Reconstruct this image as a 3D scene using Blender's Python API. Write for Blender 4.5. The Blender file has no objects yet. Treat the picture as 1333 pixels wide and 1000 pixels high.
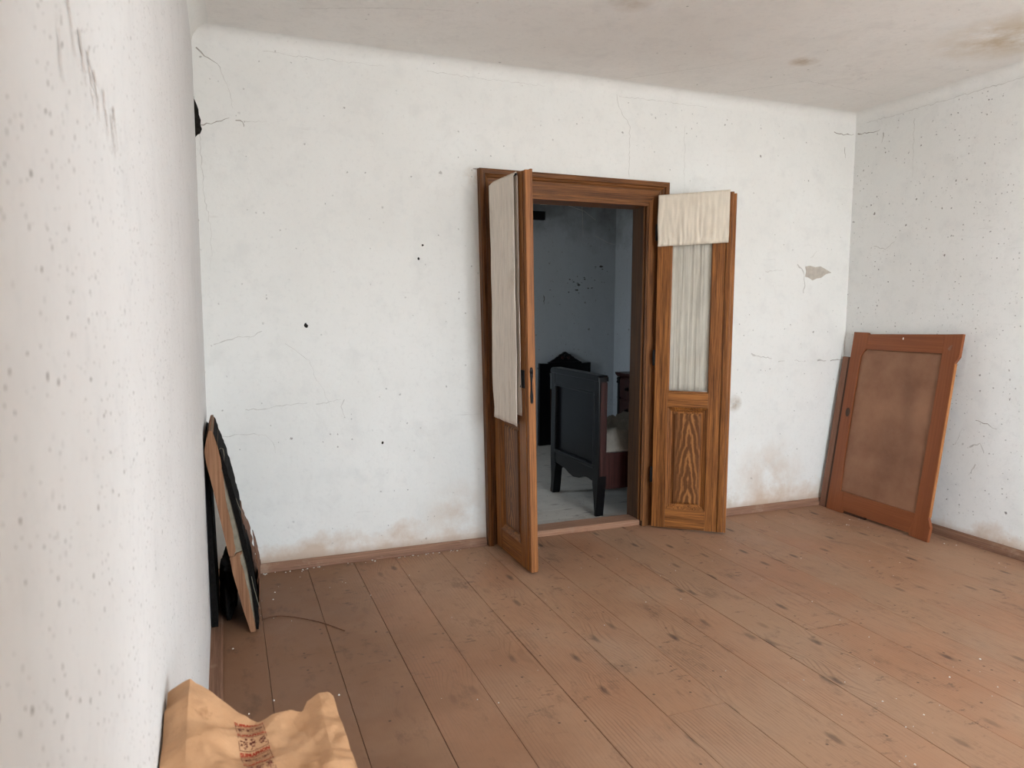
import bpy, bmesh, math, random
from mathutils import Vector, Matrix, noise

scn = bpy.context.scene
COL = scn.collection
R = math.radians

# ------------------------------------------------------------------ camera
cam_d = bpy.data.cameras.new('camera')
cam = bpy.data.objects.new('camera', cam_d)
COL.objects.link(cam)
yaw, pitch, roll = R(21.6), R(5.95), R(0.2)
fw = Vector((math.sin(yaw) * math.cos(pitch), math.cos(yaw) * math.cos(pitch), -math.sin(pitch)))
r0 = Vector((math.cos(yaw), -math.sin(yaw), 0)); u0 = r0.cross(fw)
rr = r0 * math.cos(roll) + u0 * math.sin(roll)
uu = u0 * math.cos(roll) - r0 * math.sin(roll)
M3 = Matrix((rr, uu, -fw)).transposed()
CAM = Vector((0.105, -4.25, 1.5))
cam.matrix_world = Matrix.Translation(CAM) @ M3.to_4x4()
cam_d.sensor_width = 36.0
cam_d.lens = 945.0 / 1333.0 * 36.0
cam_d.clip_start = 0.02
cam_d.dof.use_dof = True
cam_d.dof.focus_distance = 4.6
cam_d.dof.aperture_fstop = 9.0
scn.camera = cam

# ------------------------------------------------------------------ world (overcast daylight)
w = bpy.data.worlds.new('sky'); scn.world = w; w.use_nodes = True
wn = w.node_tree.nodes; wl = w.node_tree.links
for n in list(wn): wn.remove(n)
out = wn.new('ShaderNodeOutputWorld'); bg = wn.new('ShaderNodeBackground')
tc = wn.new('ShaderNodeTexCoord'); sp = wn.new('ShaderNodeSeparateXYZ')
rmp = wn.new('ShaderNodeValToRGB')
mp = wn.new('ShaderNodeMapRange'); mp.inputs[1].default_value = -1; mp.inputs[2].default_value = 1
wl.new(tc.outputs['Generated'], sp.inputs[0]); wl.new(sp.outputs['Z'], mp.inputs[0])
wl.new(mp.outputs[0], rmp.inputs[0]); wl.new(rmp.outputs[0], bg.inputs['Color']); wl.new(bg.outputs[0], out.inputs[0])
cr = rmp.color_ramp
cr.elements[0].position = 0.0; cr.elements[0].color = (0.57, 0.60, 0.61, 1)
cr.elements[1].position = 1.0; cr.elements[1].color = (0.60, 0.78, 1.0, 1)
e = cr.elements.new(0.47); e.color = (0.60, 0.63, 0.64, 1)
e = cr.elements.new(0.54); e.color = (0.80, 0.91, 1.0, 1)
bg.inputs['Strength'].default_value = 5.5

# ------------------------------------------------------------------ exposure
vs = scn.view_settings
vs.view_transform = 'Standard'; vs.look = 'None'; vs.gamma = 1.0; vs.use_curve_mapping = False
vs.exposure = 2.76

# ================================================================== helpers
def tag(o, label=None, cat=None, group=None, kind=None):
    if label: o['label'] = label
    if cat: o['category'] = cat
    if group: o['group'] = group
    if kind: o['kind'] = kind
    return o

def empty(name, loc=(0, 0, 0), rot=(0, 0, 0), parent=None):
    o = bpy.data.objects.new(name, None); COL.objects.link(o)
    o.empty_display_size = 0.1
    o.location = loc; o.rotation_euler = rot; o.parent = parent
    return o

def link(name, me, mat, parent=None, smooth=False):
    o = bpy.data.objects.new(name, me); COL.objects.link(o)
    if mat: me.materials.append(mat)
    if smooth:
        for p in me.polygons: p.use_smooth = True
    o.parent = parent
    return o

def obj(name, verts, faces, mat, parent=None, smooth=False):
    me = bpy.data.meshes.new(name); me.from_pydata([tuple(v) for v in verts], [], faces); me.update()
    bm = bmesh.new(); bm.from_mesh(me); bmesh.ops.recalc_face_normals(bm, faces=bm.faces); bm.to_mesh(me); bm.free()
    return link(name, me, mat, parent, smooth)

def add_box(bm, x0, x1, y0, y1, z0, z1, bevel=0.0):
    vs_ = [bm.verts.new(p) for p in ((x0,y0,z0),(x1,y0,z0),(x1,y1,z0),(x0,y1,z0),(x0,y0,z1),(x1,y0,z1),(x1,y1,z1),(x0,y1,z1))]
    fs = [bm.faces.new([vs_[i] for i in f]) for f in ((3,2,1,0),(4,5,6,7),(0,1,5,4),(1,2,6,5),(2,3,7,6),(3,0,4,7))]
    if bevel > 0:
        es = list({ed for f in fs for ed in f.edges})
        bmesh.ops.bevel(bm, geom=es, offset=bevel, segments=2, profile=0.6, affect='EDGES')
    return vs_

def frombm(name, bm, mat, parent=None, smooth=False):
    bmesh.ops.recalc_face_normals(bm, faces=bm.faces)
    me = bpy.data.meshes.new(name); bm.to_mesh(me); bm.free()
    return link(name, me, mat, parent, smooth)

def box(name, x0, x1, y0, y1, z0, z1, mat, parent=None, bevel=0.0):
    bm = bmesh.new(); add_box(bm, x0, x1, y0, y1, z0, z1, bevel)
    return frombm(name, bm, mat, parent)

def prism(name, pts, a0, a1, axis, mat, parent=None, bevel=0.0):
    """outline pts in the plane orthogonal to axis, extruded from a0 to a1.
    axis 'y': pts are (x,z); axis 'x': pts are (y,z); axis 'z': pts are (x,y)"""
    def P(p, a):
        return {'y': (p[0], a, p[1]), 'x': (a, p[0], p[1]), 'z': (p[0], p[1], a)}[axis]
    bm = bmesh.new()
    A = [bm.verts.new(P(p, a0)) for p in pts]; B = [bm.verts.new(P(p, a1)) for p in pts]
    n = len(pts)
    caps = [bm.faces.new(A), bm.faces.new(B[::-1])]
    for i in range(n): bm.faces.new((A[i], A[(i+1) % n], B[(i+1) % n], B[i]))
    if bevel > 0:
        es = [ed for f in caps for ed in f.edges]
        bmesh.ops.bevel(bm, geom=es, offset=bevel, segments=2, profile=0.6, affect='EDGES')
    return frombm(name, bm, mat, parent)

def tube(name, pts, rad, mat, parent=None, seg=6):
    bm = bmesh.new(); rings = []
    pts = [Vector(p) for p in pts]
    for i, p in enumerate(pts):
        d = (pts[min(i+1, len(pts)-1)] - pts[max(i-1, 0)]).normalized()
        a = d.cross(Vector((0, 0, 1)))
        if a.length < 1e-3: a = d.cross(Vector((1, 0, 0)))
        a.normalize(); b = d.cross(a)
        rings.append([bm.verts.new(p + (a * math.cos(t) + b * math.sin(t)) * rad) for t in [2*math.pi*k/seg for k in range(seg)]])
    for i in range(len(rings)-1):
        for k in range(seg): bm.faces.new((rings[i][k], rings[i][(k+1) % seg], rings[i+1][(k+1) % seg], rings[i+1][k]))
    bm.faces.new(rings[0][::-1]); bm.faces.new(rings[-1])
    return frombm(name, bm, mat, parent, True)

def lathe(name, prof, origin, axis, mat, parent=None, seg=16):
    """prof: (radius, height) along axis from origin"""
    ax = Vector(axis).normalized(); a = ax.orthogonal().normalized(); b = ax.cross(a)
    bm = bmesh.new(); rings = []
    for r_, h in prof:
        c = Vector(origin) + ax * h
        rings.append([bm.verts.new(c + (a*math.cos(t) + b*math.sin(t)) * max(r_, 1e-4)) for t in [2*math.pi*k/seg for k in range(seg)]])
    for i in range(len(rings)-1):
        for k in range(seg): bm.faces.new((rings[i][k], rings[i][(k+1) % seg], rings[i+1][(k+1) % seg], rings[i+1][k]))
    bm.faces.new(rings[0][::-1]); bm.faces.new(rings[-1])
    return frombm(name, bm, mat, parent, True)

def sheet(name, fn, nu, nv, thick, mat, parent=None, smooth=True):
    """cloth or paper: fn(u,v) -> point; given real thickness along the normals"""
    P = [[Vector(fn(i/nu, j/nv)) for j in range(nv+1)] for i in range(nu+1)]
    V, F = [], []
    N = [[None]*(nv+1) for _ in range(nu+1)]
    for i in range(nu+1):
        for j in range(nv+1):
            du = P[min(i+1, nu)][j] - P[max(i-1, 0)][j]; dv = P[i][min(j+1, nv)] - P[i][max(j-1, 0)]
            n_ = du.cross(dv); N[i][j] = n_.normalized() if n_.length > 1e-12 else Vector((0, 0, 1))
    idx = lambda i, j, s: (s*(nu+1) + i)*(nv+1) + j
    for s in (0, 1):
        for i in range(nu+1):
            for j in range(nv+1): V.append(P[i][j] + N[i][j]*thick*(0.5 if s == 0 else -0.5))
    for i in range(nu):
        for j in range(nv):
            F.append((idx(i,j,0), idx(i+1,j,0), idx(i+1,j+1,0), idx(i,j+1,0)))
            F.append((idx(i,j,1), idx(i,j+1,1), idx(i+1,j+1,1), idx(i+1,j,1)))
    for i in range(nu):
        F.append((idx(i,0,0), idx(i,0,1), idx(i+1,0,1), idx(i+1,0,0)))
        F.append((idx(i,nv,0), idx(i+1,nv,0), idx(i+1,nv,1), idx(i,nv,1)))
    for j in range(nv):
        F.append((idx(0,j,0), idx(0,j+1,0), idx(0,j+1,1), idx(0,j,1)))
        F.append((idx(nu,j,0), idx(nu,j,1), idx(nu,j+1,1), idx(nu,j+1,0)))
    return obj(name, V, F, mat, parent, smooth)

# ------------------------------------------------------------------ materials
class NT:
    def __init__(s, name, rough=0.7, spec=0.3):
        s.m = bpy.data.materials.new(name); s.m.use_nodes = True
        s.nt = s.m.node_tree; s.N = s.nt.nodes; s.L = s.nt.links
        s.bsdf = s.N['Principled BSDF']
        s.bsdf.inputs['Roughness'].default_value = rough
        s.bsdf.inputs['Specular IOR Level'].default_value = spec
        s.tc = s.N.new('ShaderNodeTexCoord')
        s.co = s.tc.outputs['Object']
    def put(s, sock, v):
        if isinstance(v, bpy.types.NodeSocket): s.L.new(v, sock)
        elif isinstance(v, (tuple, list)) and len(v) == 3 and sock.type == 'RGBA': sock.default_value = (*v, 1)
        else: sock.default_value = v
    def mapping(s, scale=(1,1,1), rot=(0,0,0), loc=(0,0,0), co=None):
        n = s.N.new('ShaderNodeMapping'); n.inputs['Scale'].default_value = scale
        n.inputs['Rotation'].default_value = rot; n.inputs['Location'].default_value = loc
        s.L.new(co or s.co, n.inputs[0]); return n.outputs[0]
    def noise(s, scale, detail=4, rough=0.55, co=None, dist=0.0):
        n = s.N.new('ShaderNodeTexNoise'); n.inputs['Scale'].default_value = scale
        n.inputs['Detail'].default_value = detail; n.inputs['Roughness'].default_value = rough
        n.inputs['Distortion'].default_value = dist
        s.L.new(co or s.co, n.inputs['Vector']); return n.outputs['Fac']
    def flat(s, floor=False):
        c = s.N.new('ShaderNodeCombineXYZ'); X = s.xyz()
        s.put(c.inputs[0], X[0] if floor else s.math('ADD', X[0], X[1])); s.put(c.inputs[1], X[1] if floor else X[2]); return c.outputs[0]
    def voro(s, scale, co=None, feature='F1', out='Distance'):
        n = s.N.new('ShaderNodeTexVoronoi'); n.voronoi_dimensions = '2D'; n.feature = feature; n.inputs['Scale'].default_value = scale
        s.L.new(co or s.co, n.inputs['Vector']); return n.outputs[out]
    def math(s, op, a, b=0.0, clamp=False):
        n = s.N.new('ShaderNodeMath'); n.operation = op; n.use_clamp = clamp
        s.put(n.inputs[0], a); s.put(n.inputs[1], b); return n.outputs[0]
    def rng(s, v, a, b, c=0.0, d=1.0):
        n = s.N.new('ShaderNodeMapRange'); n.clamp = True
        s.put(n.inputs[0], v)
        for k, x in zip((1, 2, 3, 4), (a, b, c, d)): n.inputs[k].default_value = x
        return n.outputs[0]
    def mix(s, f, a, b, mode='MIX'):
        n = s.N.new('ShaderNodeMix'); n.data_type = 'RGBA'; n.blend_type = mode
        s.put(n.inputs[0], f); s.put(n.inputs[6], a); s.put(n.inputs[7], b); return n.outputs[2]
    def xyz(s, co=None):
        n = s.N.new('ShaderNodeSeparateXYZ'); s.L.new(co or s.co, n.inputs[0]); return n.outputs
    def rnd(s):
        n = s.N.new('ShaderNodeObjectInfo'); return n.outputs['Random']
    def offset(s, amt, co=None):
        """shift coordinates by the object's random number"""
        n = s.N.new('ShaderNodeVectorMath'); n.operation = 'ADD'
        c = s.N.new('ShaderNodeCombineXYZ'); r_ = s.rnd()
        for k in range(3): s.put(c.inputs[k], s.math('MULTIPLY', r_, amt*(1+k*0.7)))
        s.L.new(co or s.co, n.inputs[0]); s.L.new(c.outputs[0], n.inputs[1]); return n.outputs[0]
    def color(s, c): s.put(s.bsdf.inputs['Base Color'], c)
    def bump(s, h, strength=0.3, dist=0.01):
        n = s.N.new('ShaderNodeBump'); n.inputs['Strength'].default_value = strength
        n.inputs['Distance'].default_value = dist; s.put(n.inputs['Height'], h)
        s.L.new(n.outputs[0], s.bsdf.inputs['Normal'])
    def blob(s, cx, cy, cz, rad, co=None):
        n = s.N.new('ShaderNodeVectorMath'); n.operation = 'DISTANCE'
        s.L.new(co or s.co, n.inputs[0]); n.inputs[1].default_value = (cx, cy, cz)
        return s.rng(n.outputs['Value'], rad, rad*0.25)

def plaster(name, base=(0.83, 0.82, 0.79), speck=0.5, skirt=True, soot=False, stains=(), speck_scale=9.0, floor=False, alpha=1.0):
    t = NT(name, 0.92, 0.15)
    big = t.noise(1.3, 5, 0.6); mid = t.noise(7.0, 4, 0.6)
    c = t.mix(t.rng(big, 0.35, 0.7), base, tuple(b*f for b, f in zip(base, (0.945, 0.94, 0.93))))
    c = t.mix(t.math('MULTIPLY', t.rng(mid, 0.52, 0.70), 0.55), c, tuple(b*0.88 for b in base))
    c = t.mix(t.math('MULTIPLY', t.rng(t.noise(38, 4, 0.7), 0.54, 0.72), 0.5), c, tuple(b*0.84 for b in base))
    # scattered flecks
    wob = t.noise(150.0, 3, 0.6, co=t.mapping((1, 1, 0.6))); fc = t.flat(floor)
    for sc, rad, thr, a in ((speck_scale, 0.050, 1-0.40*speck, 0.65), (speck_scale*2.7, 0.095, 1-0.34*speck, 0.5), (speck_scale*0.33, 0.022, 1-0.6*speck, 0.7)) + (((62.0, 0.10, 0.72, 0.30),) if alpha > 1.4 else ()):
        d = t.voro(sc, fc); sx = t.xyz(t.voro(sc, fc, out='Color'))
        pick = t.rng(sx[0], thr, thr+0.02)
        clus = t.rng(t.noise(0.12*sc+0.6, 3), 0.44, 0.54)
        dd = t.math('ADD', d, t.math('MULTIPLY', t.math('SUBTRACT', wob, 0.5), rad*4.5))
        rr_ = t.math('MULTIPLY', t.rng(sx[1], 0, 1, 0.45, 1.25), rad)
        m = t.math('MULTIPLY', t.math('MULTIPLY', pick, t.rng(t.math('SUBTRACT', dd, rr_), rad*0.25, -rad*0.15)), t.math('MULTIPLY', clus, min(0.95, a*alpha)))
        c = t.mix(m, c, (0.17, 0.145, 0.125))
    # faint rubbed streaks
    st = t.noise(1.0, 6, 0.7, co=t.mapping((3, 3, 30)))
    st2 = t.noise(2.2, 3)
    c = t.mix(t.math('MULTIPLY', t.math('MULTIPLY', t.rng(st, 0.62, 0.70), t.rng(st2, 0.5, 0.62)), 0.22), c, (0.36, 0.32, 0.28))
    z = t.xyz()[2]
    if skirt:   # reddish floor dust and peeling along the foot of the wall
        zz = t.math('ADD', z, t.math('MULTIPLY', t.math('SUBTRACT', t.noise(3.0, 5, 0.65), 0.5), -0.55))
        c = t.mix(t.math('MULTIPLY', t.rng(zz, 0.16, 0.02), 0.75), c, (0.56, 0.40, 0.28))
        c = t.mix(t.math('MULTIPLY', t.rng(z, 0.09, 0.04), 0.6), c, (0.40, 0.27, 0.19))
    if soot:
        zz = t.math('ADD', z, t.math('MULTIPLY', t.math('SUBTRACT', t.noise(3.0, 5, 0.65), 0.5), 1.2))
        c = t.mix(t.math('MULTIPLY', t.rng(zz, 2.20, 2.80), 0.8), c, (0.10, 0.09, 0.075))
    for (x, y, z_, r_, col, a) in stains:
        m = t.math('MULTIPLY', t.blob(x, y, z_, r_), t.rng(t.noise(5.0, 5, 0.65), 0.35, 0.6))
        c = t.mix(t.math('MULTIPLY', m, a), c, col)
    t.color(c)
    h = t.math('ADD', t.math('MULTIPLY', t.noise(5.0, 3), 1.0), t.math('MULTIPLY', t.noise(70.0, 4), 0.12))
    t.bump(h, 0.35, 0.02)
    return t.m

def wood(name, dark, light, grain='z', scale=1.0, rough=0.46, spec=0.25, flame=None, wear=None):
    t = NT(name, rough, spec)
    sc = {'z': (1, 1, 0.022), 'x': (0.022, 1, 1), 'y': (1, 0.022, 1)}[grain]
    co = t.offset(3.1, t.mapping(sc))
    g = t.noise(165*scale, 4, 0.7, co=co, dist=0.15)
    g2 = t.noise(22*scale, 3, 0.6, co=co)
    f = t.math('ADD', t.math('MULTIPLY', g, 0.75), t.math('MULTIPLY', g2, 0.4))
    if flame:
        xc, ax, axu, az, spread, warp = flame   # cathedral figure drawn about a centre line
        X = t.xyz()
        nz = t.noise(5.0, 3, co=t.mapping((1, 1, 0.55)))
        u = t.math('ABSOLUTE', t.math('ADD', t.math('SUBTRACT', X[0], xc), t.math('MULTIPLY', t.math('SUBTRACT', nz, 0.5), 0.05)))
        ph = t.math('ADD', t.math('ADD', t.math('MULTIPLY', u, axu), t.math('MULTIPLY', X[2], az)), t.math('MULTIPLY', t.noise(9.0, 4, 0.6), warp))
        s_ = t.rng(t.math('SINE', ph), -0.6, 1.0)
        s_ = t.math('MULTIPLY', s_, t.rng(u, spread, spread*0.45, 0.15, 1.0))
        f = t.math('ADD', t.math('MULTIPLY', f, 0.75), t.math('MULTIPLY', s_, 0.24))
    c = t.mix(t.rng(f, 0.47, 0.69), dark, light)
    if wear:
        c = t.mix(t.math('MULTIPLY', t.rng(t.noise(6.0, 5, 0.7), 0.55, 0.7), wear[3]), c, wear[:3])
    t.color(c); t.bump(f, 0.12, 0.004)
    t.put(t.bsdf.inputs['Roughness'], t.rng(g2, 0.3, 0.7, rough-0.08, rough+0.12))
    return t.m

def plain(name, c, rough=0.6, spec=0.3, var=0.15, scale=20.0, bump=0.15, metal=0.0):
    t = NT(name, rough, spec)
    n = t.noise(scale, 5, 0.6)
    t.color(t.mix(t.rng(n, 0.3, 0.7), tuple(x*(1-var) for x in c), tuple(min(1, x*(1+var)) for x in c)))
    if bump: t.bump(n, bump, 0.004)
    t.bsdf.inputs['Metallic'].default_value = metal
    return t.m

def fabric(name, c, weave=900.0, stain=(0.45, 0.36, 0.26)):
    t = NT(name, 0.95, 0.1)
    X = t.xyz()
    wv = t.math('ADD', t.math('SINE', t.math('MULTIPLY', X[2], weave)), t.math('SINE', t.math('MULTIPLY', t.math('ADD', X[0], X[1]), weave)))
    n = t.noise(4.0, 5, 0.6); n2 = t.noise(60, 3, co=t.mapping((1, 1, 0.15)))
    col = t.mix(t.rng(n2, 0.3, 0.7), tuple(x*0.84 for x in c), c)
    col = t.mix(t.math('MULTIPLY', t.rng(n, 0.55, 0.75), 0.35), col, stain)
    t.color(col); t.bump(wv, 0.08, 0.001)
    return t.m

def floor_mat(name, tones, grain='y', gray=False):
    t = NT(name, 0.6, 0.2)
    yy = grain == 'y'
    co = t.offset(5.3, t.mapping((1, 0.06, 1) if yy else (0.06, 1, 1)))
    X = t.xyz(); across = X[0] if yy else X[1]
    n0 = t.noise(1.1, 5, 0.6)
    base = t.mix(t.rng(n0, 0.38, 0.62), tones[0], tones[1])
    base = t.mix(t.rng(t.rnd(), 0.0, 1.0, 0.0, 0.40), base, tones[2])
    # brown paint plus painted-in shade by the left wall, worn to the grain elsewhere
    if not gray:
        px = t.math('ADD', X[0], t.math('MULTIPLY', t.math('SUBTRACT', t.noise(1.4, 5, 0.65), 0.5), 1.6))
        base = t.mix(t.rng(px, 1.35, 0.55, 0.0, 0.85), base, (0.205, 0.104, 0.058))
        worn = t.math('MULTIPLY', t.rng(px, 0.6, 1.7, 0.12, 1.0), t.rng(t.noise(1.7, 4, 0.6), 0.36, 0.56, 0.35, 1.0))
    else: worn = 0.6
    # knots, with grain lines flowing round them
    kc = t.offset(2.0, t.mapping((3.2, 1.15, 1) if yy else (1.15, 3.2, 1)))
    kd = t.voro(1.7, co=kc); kpick = t.rng(t.xyz(t.voro(1.7, co=kc, out='Color'))[0], 0.30, 0.34)
    wig = t.noise(3.0, 3, 0.5, co=co)
    ph = t.math('ADD', t.math('MULTIPLY', across, 420), t.math('MULTIPLY', wig, 46))
    ph = t.math('ADD', ph, t.math('MULTIPLY', t.math('MULTIPLY', t.rng(kd, 0.42, 0.0), kpick), 22))
    ln = t.rng(t.math('SINE', ph), 0.35, 1.0)
    lmask = t.math('MULTIPLY', worn, t.rng(t.noise(3.5, 3, 0.6, co=t.offset(1.7, t.mapping((1, 0.35, 1) if yy else (0.35, 1, 1)))), 0.44, 0.60))
    base = t.mix(t.math('MULTIPLY', t.math('MULTIPLY', ln, lmask), 0.42), base, tones[3])
    g = t.noise(150, 4, 0.7, co=co)
    base = t.mix(t.math('MULTIPLY', t.math('MULTIPLY', t.rng(g, 0.50, 0.60), worn), 0.38), base, tones[4])
    kk = t.math('ADD', kd, t.math('MULTIPLY', t.math('SUBTRACT', t.noise(16, 3), 0.5), 0.10))
    base = t.mix(t.math('MULTIPLY', t.math('MULTIPLY', t.rng(kk, 0.105, 0.035), kpick), t.math('MULTIPLY', worn, 0.9)), base, (0.055, 0.030, 0.022))
    # scuffs and smears
    sm = t.noise(7.0, 6, 0.74, co=t.mapping((1.0, 0.5, 1), rot=(0, 0, 0.6)))
    base = t.mix(t.math('MULTIPLY', t.rng(sm, 0.56, 0.68), 0.45), base, tones[3])
    sm2 = t.noise(24.0, 4, 0.7, co=t.mapping((0.5, 1.0, 1), rot=(0, 0, 0.35)))
    base = t.mix(t.math('MULTIPLY', t.math('MULTIPLY', t.rng(sm2, 0.585, 0.68), t.rng(t.noise(2.1, 3), 0.46, 0.58)), 0.62), base, (0.07, 0.045, 0.036))
    # dust film
    du = t.noise(2.3, 6, 0.68)
    base = t.mix(t.math('MULTIPLY', t.rng(du, 0.44, 0.66), t.math('MULTIPLY', worn, 0.45)), base, tones[5])
    d = t.voro(21.0, t.flat(True)); pick = t.rng(t.xyz(t.voro(21.0, t.flat(True), out='Color'))[0], 0.965, 0.97)
    base = t.mix(t.math('MULTIPLY', t.math('MULTIPLY', t.rng(d, 0.14, 0.08), pick), 0.7), base, (0.05, 0.032, 0.025))
    t.color(base)
    t.bump(t.math('ADD', t.math('MULTIPLY', ln, lmask), t.math('MULTIPLY', t.noise(3, 3), 0.8)), 0.2, 0.004)
    t.put(t.bsdf.inputs['Roughness'], t.rng(du, 0.35, 0.7, 0.45, 0.75))
    return t.m

def glass_mat():
    m = bpy.data.materials.new('pane_glass'); m.use_nodes = True
    N = m.node_tree.nodes; L = m.node_tree.links
    for n in list(N): N.remove(n)
    o = N.new('ShaderNodeOutputMaterial'); tr = N.new('ShaderNodeBsdfTransparent'); gl = N.new('ShaderNodeBsdfGlossy')
    tcn = N.new('ShaderNodeTexCoord'); nz = N.new('ShaderNodeTexNoise'); nz.inputs['Scale'].default_value = 6
    mr = N.new('ShaderNodeMapRange'); mr.inputs[3].default_value = 0.90; mr.inputs[4].default_value = 0.98
    cb = N.new('ShaderNodeCombineColor')
    L.new(tcn.outputs['Object'], nz.inputs['Vector']); L.new(nz.outputs['Fac'], mr.inputs[0])
    for k in range(3): L.new(mr.outputs[0], cb.inputs[k])
    L.new(cb.outputs[0], tr.inputs[0]); gl.inputs['Roughness'].default_value = 0.06
    fr = N.new('ShaderNodeFresnel'); fr.inputs[0].default_value = 1.45
    mx = N.new('ShaderNodeMixShader'); L.new(fr.outputs[0], mx.inputs[0]); L.new(tr.outputs[0], mx.inputs[1]); L.new(gl.outputs[0], mx.inputs[2])
    L.new(mx.outputs[0], o.inputs[0])
    return m

M = {}
TAN = (0.60, 0.48, 0.35)
M['wall_back'] = plaster('plaster_back', speck=0.22, stains=((3.85, 0, 0.20, 0.40, (0.56, 0.41, 0.29), 0.5), (1.45, 0, 0.16, 0.30, (0.60, 0.45, 0.33), 0.55),
                        (1.53, 0, 2.29, 0.07, (0.42, 0.27, 0.12), 0.9), (3.50, 0, 0.12, 0.10, (0.38, 0.27, 0.14), 0.8), (3.52, 0, 0.82, 0.07, (0.35, 0.26, 0.16), 0.9)))
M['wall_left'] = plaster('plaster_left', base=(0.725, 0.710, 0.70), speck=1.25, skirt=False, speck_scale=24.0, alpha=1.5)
M['wall_right'] = plaster('plaster_right', base=(0.85, 0.84, 0.815), speck=0.85, speck_scale=11.0, alpha=1.2)
M['ceiling'] = plaster('plaster_ceiling', base=(0.87, 0.845, 0.81), speck=0.12, skirt=False, floor=True,
                       stains=((3.31, -0.78, 2.94, 0.10, (0.45, 0.34, 0.22), 0.8), (4.05, -1.5, 2.94, 0.42, (0.55, 0.42, 0.25), 0.7), (1.95, -1.1, 2.94, 0.12, (0.5, 0.40, 0.3), 0.5)))
M['cove'] = plaster('plaster_cove', base=(0.83, 0.82, 0.79), speck=0.1, skirt=False)
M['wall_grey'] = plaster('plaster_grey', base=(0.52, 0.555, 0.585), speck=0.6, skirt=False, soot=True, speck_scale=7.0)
M['crack'] = plain('crack_line', (0.40, 0.365, 0.33), 0.95, 0.05, 0.3, 40, 0)
M['crack_faint'] = plain('crack_faint', (0.60, 0.575, 0.54), 0.95, 0.05, 0.2, 40, 0)
M['patch'] = plain('bare_render', (0.50, 0.45, 0.39), 0.95, 0.05, 0.12, 30, 0.4)
M['soot'] = plain('soot_hole', (0.018, 0.016, 0.014), 0.95, 0.05, 0.5, 60, 0.5)
M['soot_grey'] = plain('soot_mark', (0.10, 0.095, 0.09), 0.95, 0.05, 0.4, 60, 0)
M['smear'] = plain('brown_smear', (0.40, 0.33, 0.28), 0.95, 0.05, 0.25, 90, 0)
D_, L_ = (0.098, 0.032, 0.0085), (0.370, 0.140, 0.034)
M['door_z'] = wood('door_wood_upright', D_, L_, 'z')
M['door_x'] = wood('door_wood_cross', D_, L_, 'x')
M['door_panel'] = wood('door_wood_figured', (0.120, 0.043, 0.012), (0.36, 0.150, 0.045), 'z', flame=(0.232, 1, 190, 30, 0.085, 9))
M['door_edge'] = wood('door_wood_edge', (0.17, 0.060, 0.018), (0.42, 0.165, 0.050), 'z', rough=0.5)
M['case_z'] = wood('casing_wood_upright', (0.066, 0.023, 0.007), (0.245, 0.095, 0.027), 'z')
M['case_x'] = wood('casing_wood_cross', (0.066, 0.023, 0.007), (0.245, 0.095, 0.027), 'x')
M['jamb'] = wood('jamb_wood', (0.045, 0.021, 0.010), (0.12, 0.058, 0.026), 'z', rough=0.6)
M['sill'] = wood('worn_sill', (0.24, 0.12, 0.072), (0.40, 0.225, 0.145), 'x', rough=0.7, wear=(0.34, 0.24, 0.18, 0.7))
M['base_x'] = wood('skirting_wood_x', (0.215, 0.112, 0.072), (0.34, 0.19, 0.125), 'x', rough=0.7, spec=0.2, wear=(0.42, 0.29, 0.21, 0.6))
M['base_y'] = wood('skirting_wood_y', (0.17, 0.085, 0.052), (0.28, 0.15, 0.095), 'y', rough=0.7, spec=0.2, wear=(0.36, 0.24, 0.17, 0.6))
FT = [(0.371, 0.179, 0.099), (0.405, 0.224, 0.134), (0.371, 0.237, 0.149), (0.101, 0.054, 0.035), (0.186, 0.11, 0.073), (0.42, 0.282, 0.196)]
M['floor'] = floor_mat('floorboards', FT)
M['subfloor'] = plain('dark_gap', (0.035, 0.022, 0.016), 0.95, 0.05)
GT = [(0.46, 0.42, 0.37), (0.54, 0.50, 0.44), (0.50, 0.46, 0.41), (0.22, 0.19, 0.16), (0.33, 0.30, 0.26), (0.58, 0.55, 0.50)]
M['floor_grey'] = floor_mat('floorboards_dusty', GT, 'x', True)
M['linen'] = fabric('cream_linen', (0.78, 0.69, 0.57))
M['linen2'] = fabric('pale_linen', (0.90, 0.795, 0.69))
M['netting'] = fabric('pane_curtain', (0.88, 0.80, 0.67))
M['glass'] = glass_mat()
M['iron'] = plain('black_iron', (0.006, 0.005, 0.005), 0.6, 0.2, 0.3, 60, 0.2)
M['paint_red'] = wood('red_brown_paint', (0.215, 0.060, 0.019), (0.270, 0.082, 0.027), 'z', 0.5, 0.5, 0.4)
M['paint_red_x'] = wood('red_brown_paint_cross', (0.215, 0.060, 0.019), (0.270, 0.082, 0.027), 'x', 0.5, 0.5, 0.4)
M['raw_edge'] = wood('raw_edge', (0.30, 0.11, 0.035), (0.48, 0.20, 0.07), 'z', rough=0.6)
M['dark_board'] = wood('dark_board', (0.05, 0.026, 0.018), (0.10, 0.055, 0.036), 'z', rough=0.6)
M['pink_board'] = wood('pink_brown_board', (0.20, 0.095, 0.06), (0.29, 0.15, 0.10), 'z', rough=0.7)
M['bed_black'] = plain('black_varnish', (0.0035, 0.0035, 0.0042), 0.28, 0.22, 0.3, 6, 0)
M['bed_red'] = wood('mahogany', (0.016, 0.0045, 0.004), (0.048, 0.0135, 0.0105), 'z', rough=0.35)
M['bedding'] = fabric('grey_bedding', (0.22, 0.20, 0.17), stain=(0.16, 0.14, 0.12))
M['black_cloth'] = plain('black_rag', (0.007, 0.006, 0.0055), 0.95, 0.1, 0.5, 120, 0.6)
M['leather'] = plain('torn_leather', (0.155, 0.066, 0.034), 0.7, 0.3, 0.4, 45, 0.5)
M['kraft'] = None

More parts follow.
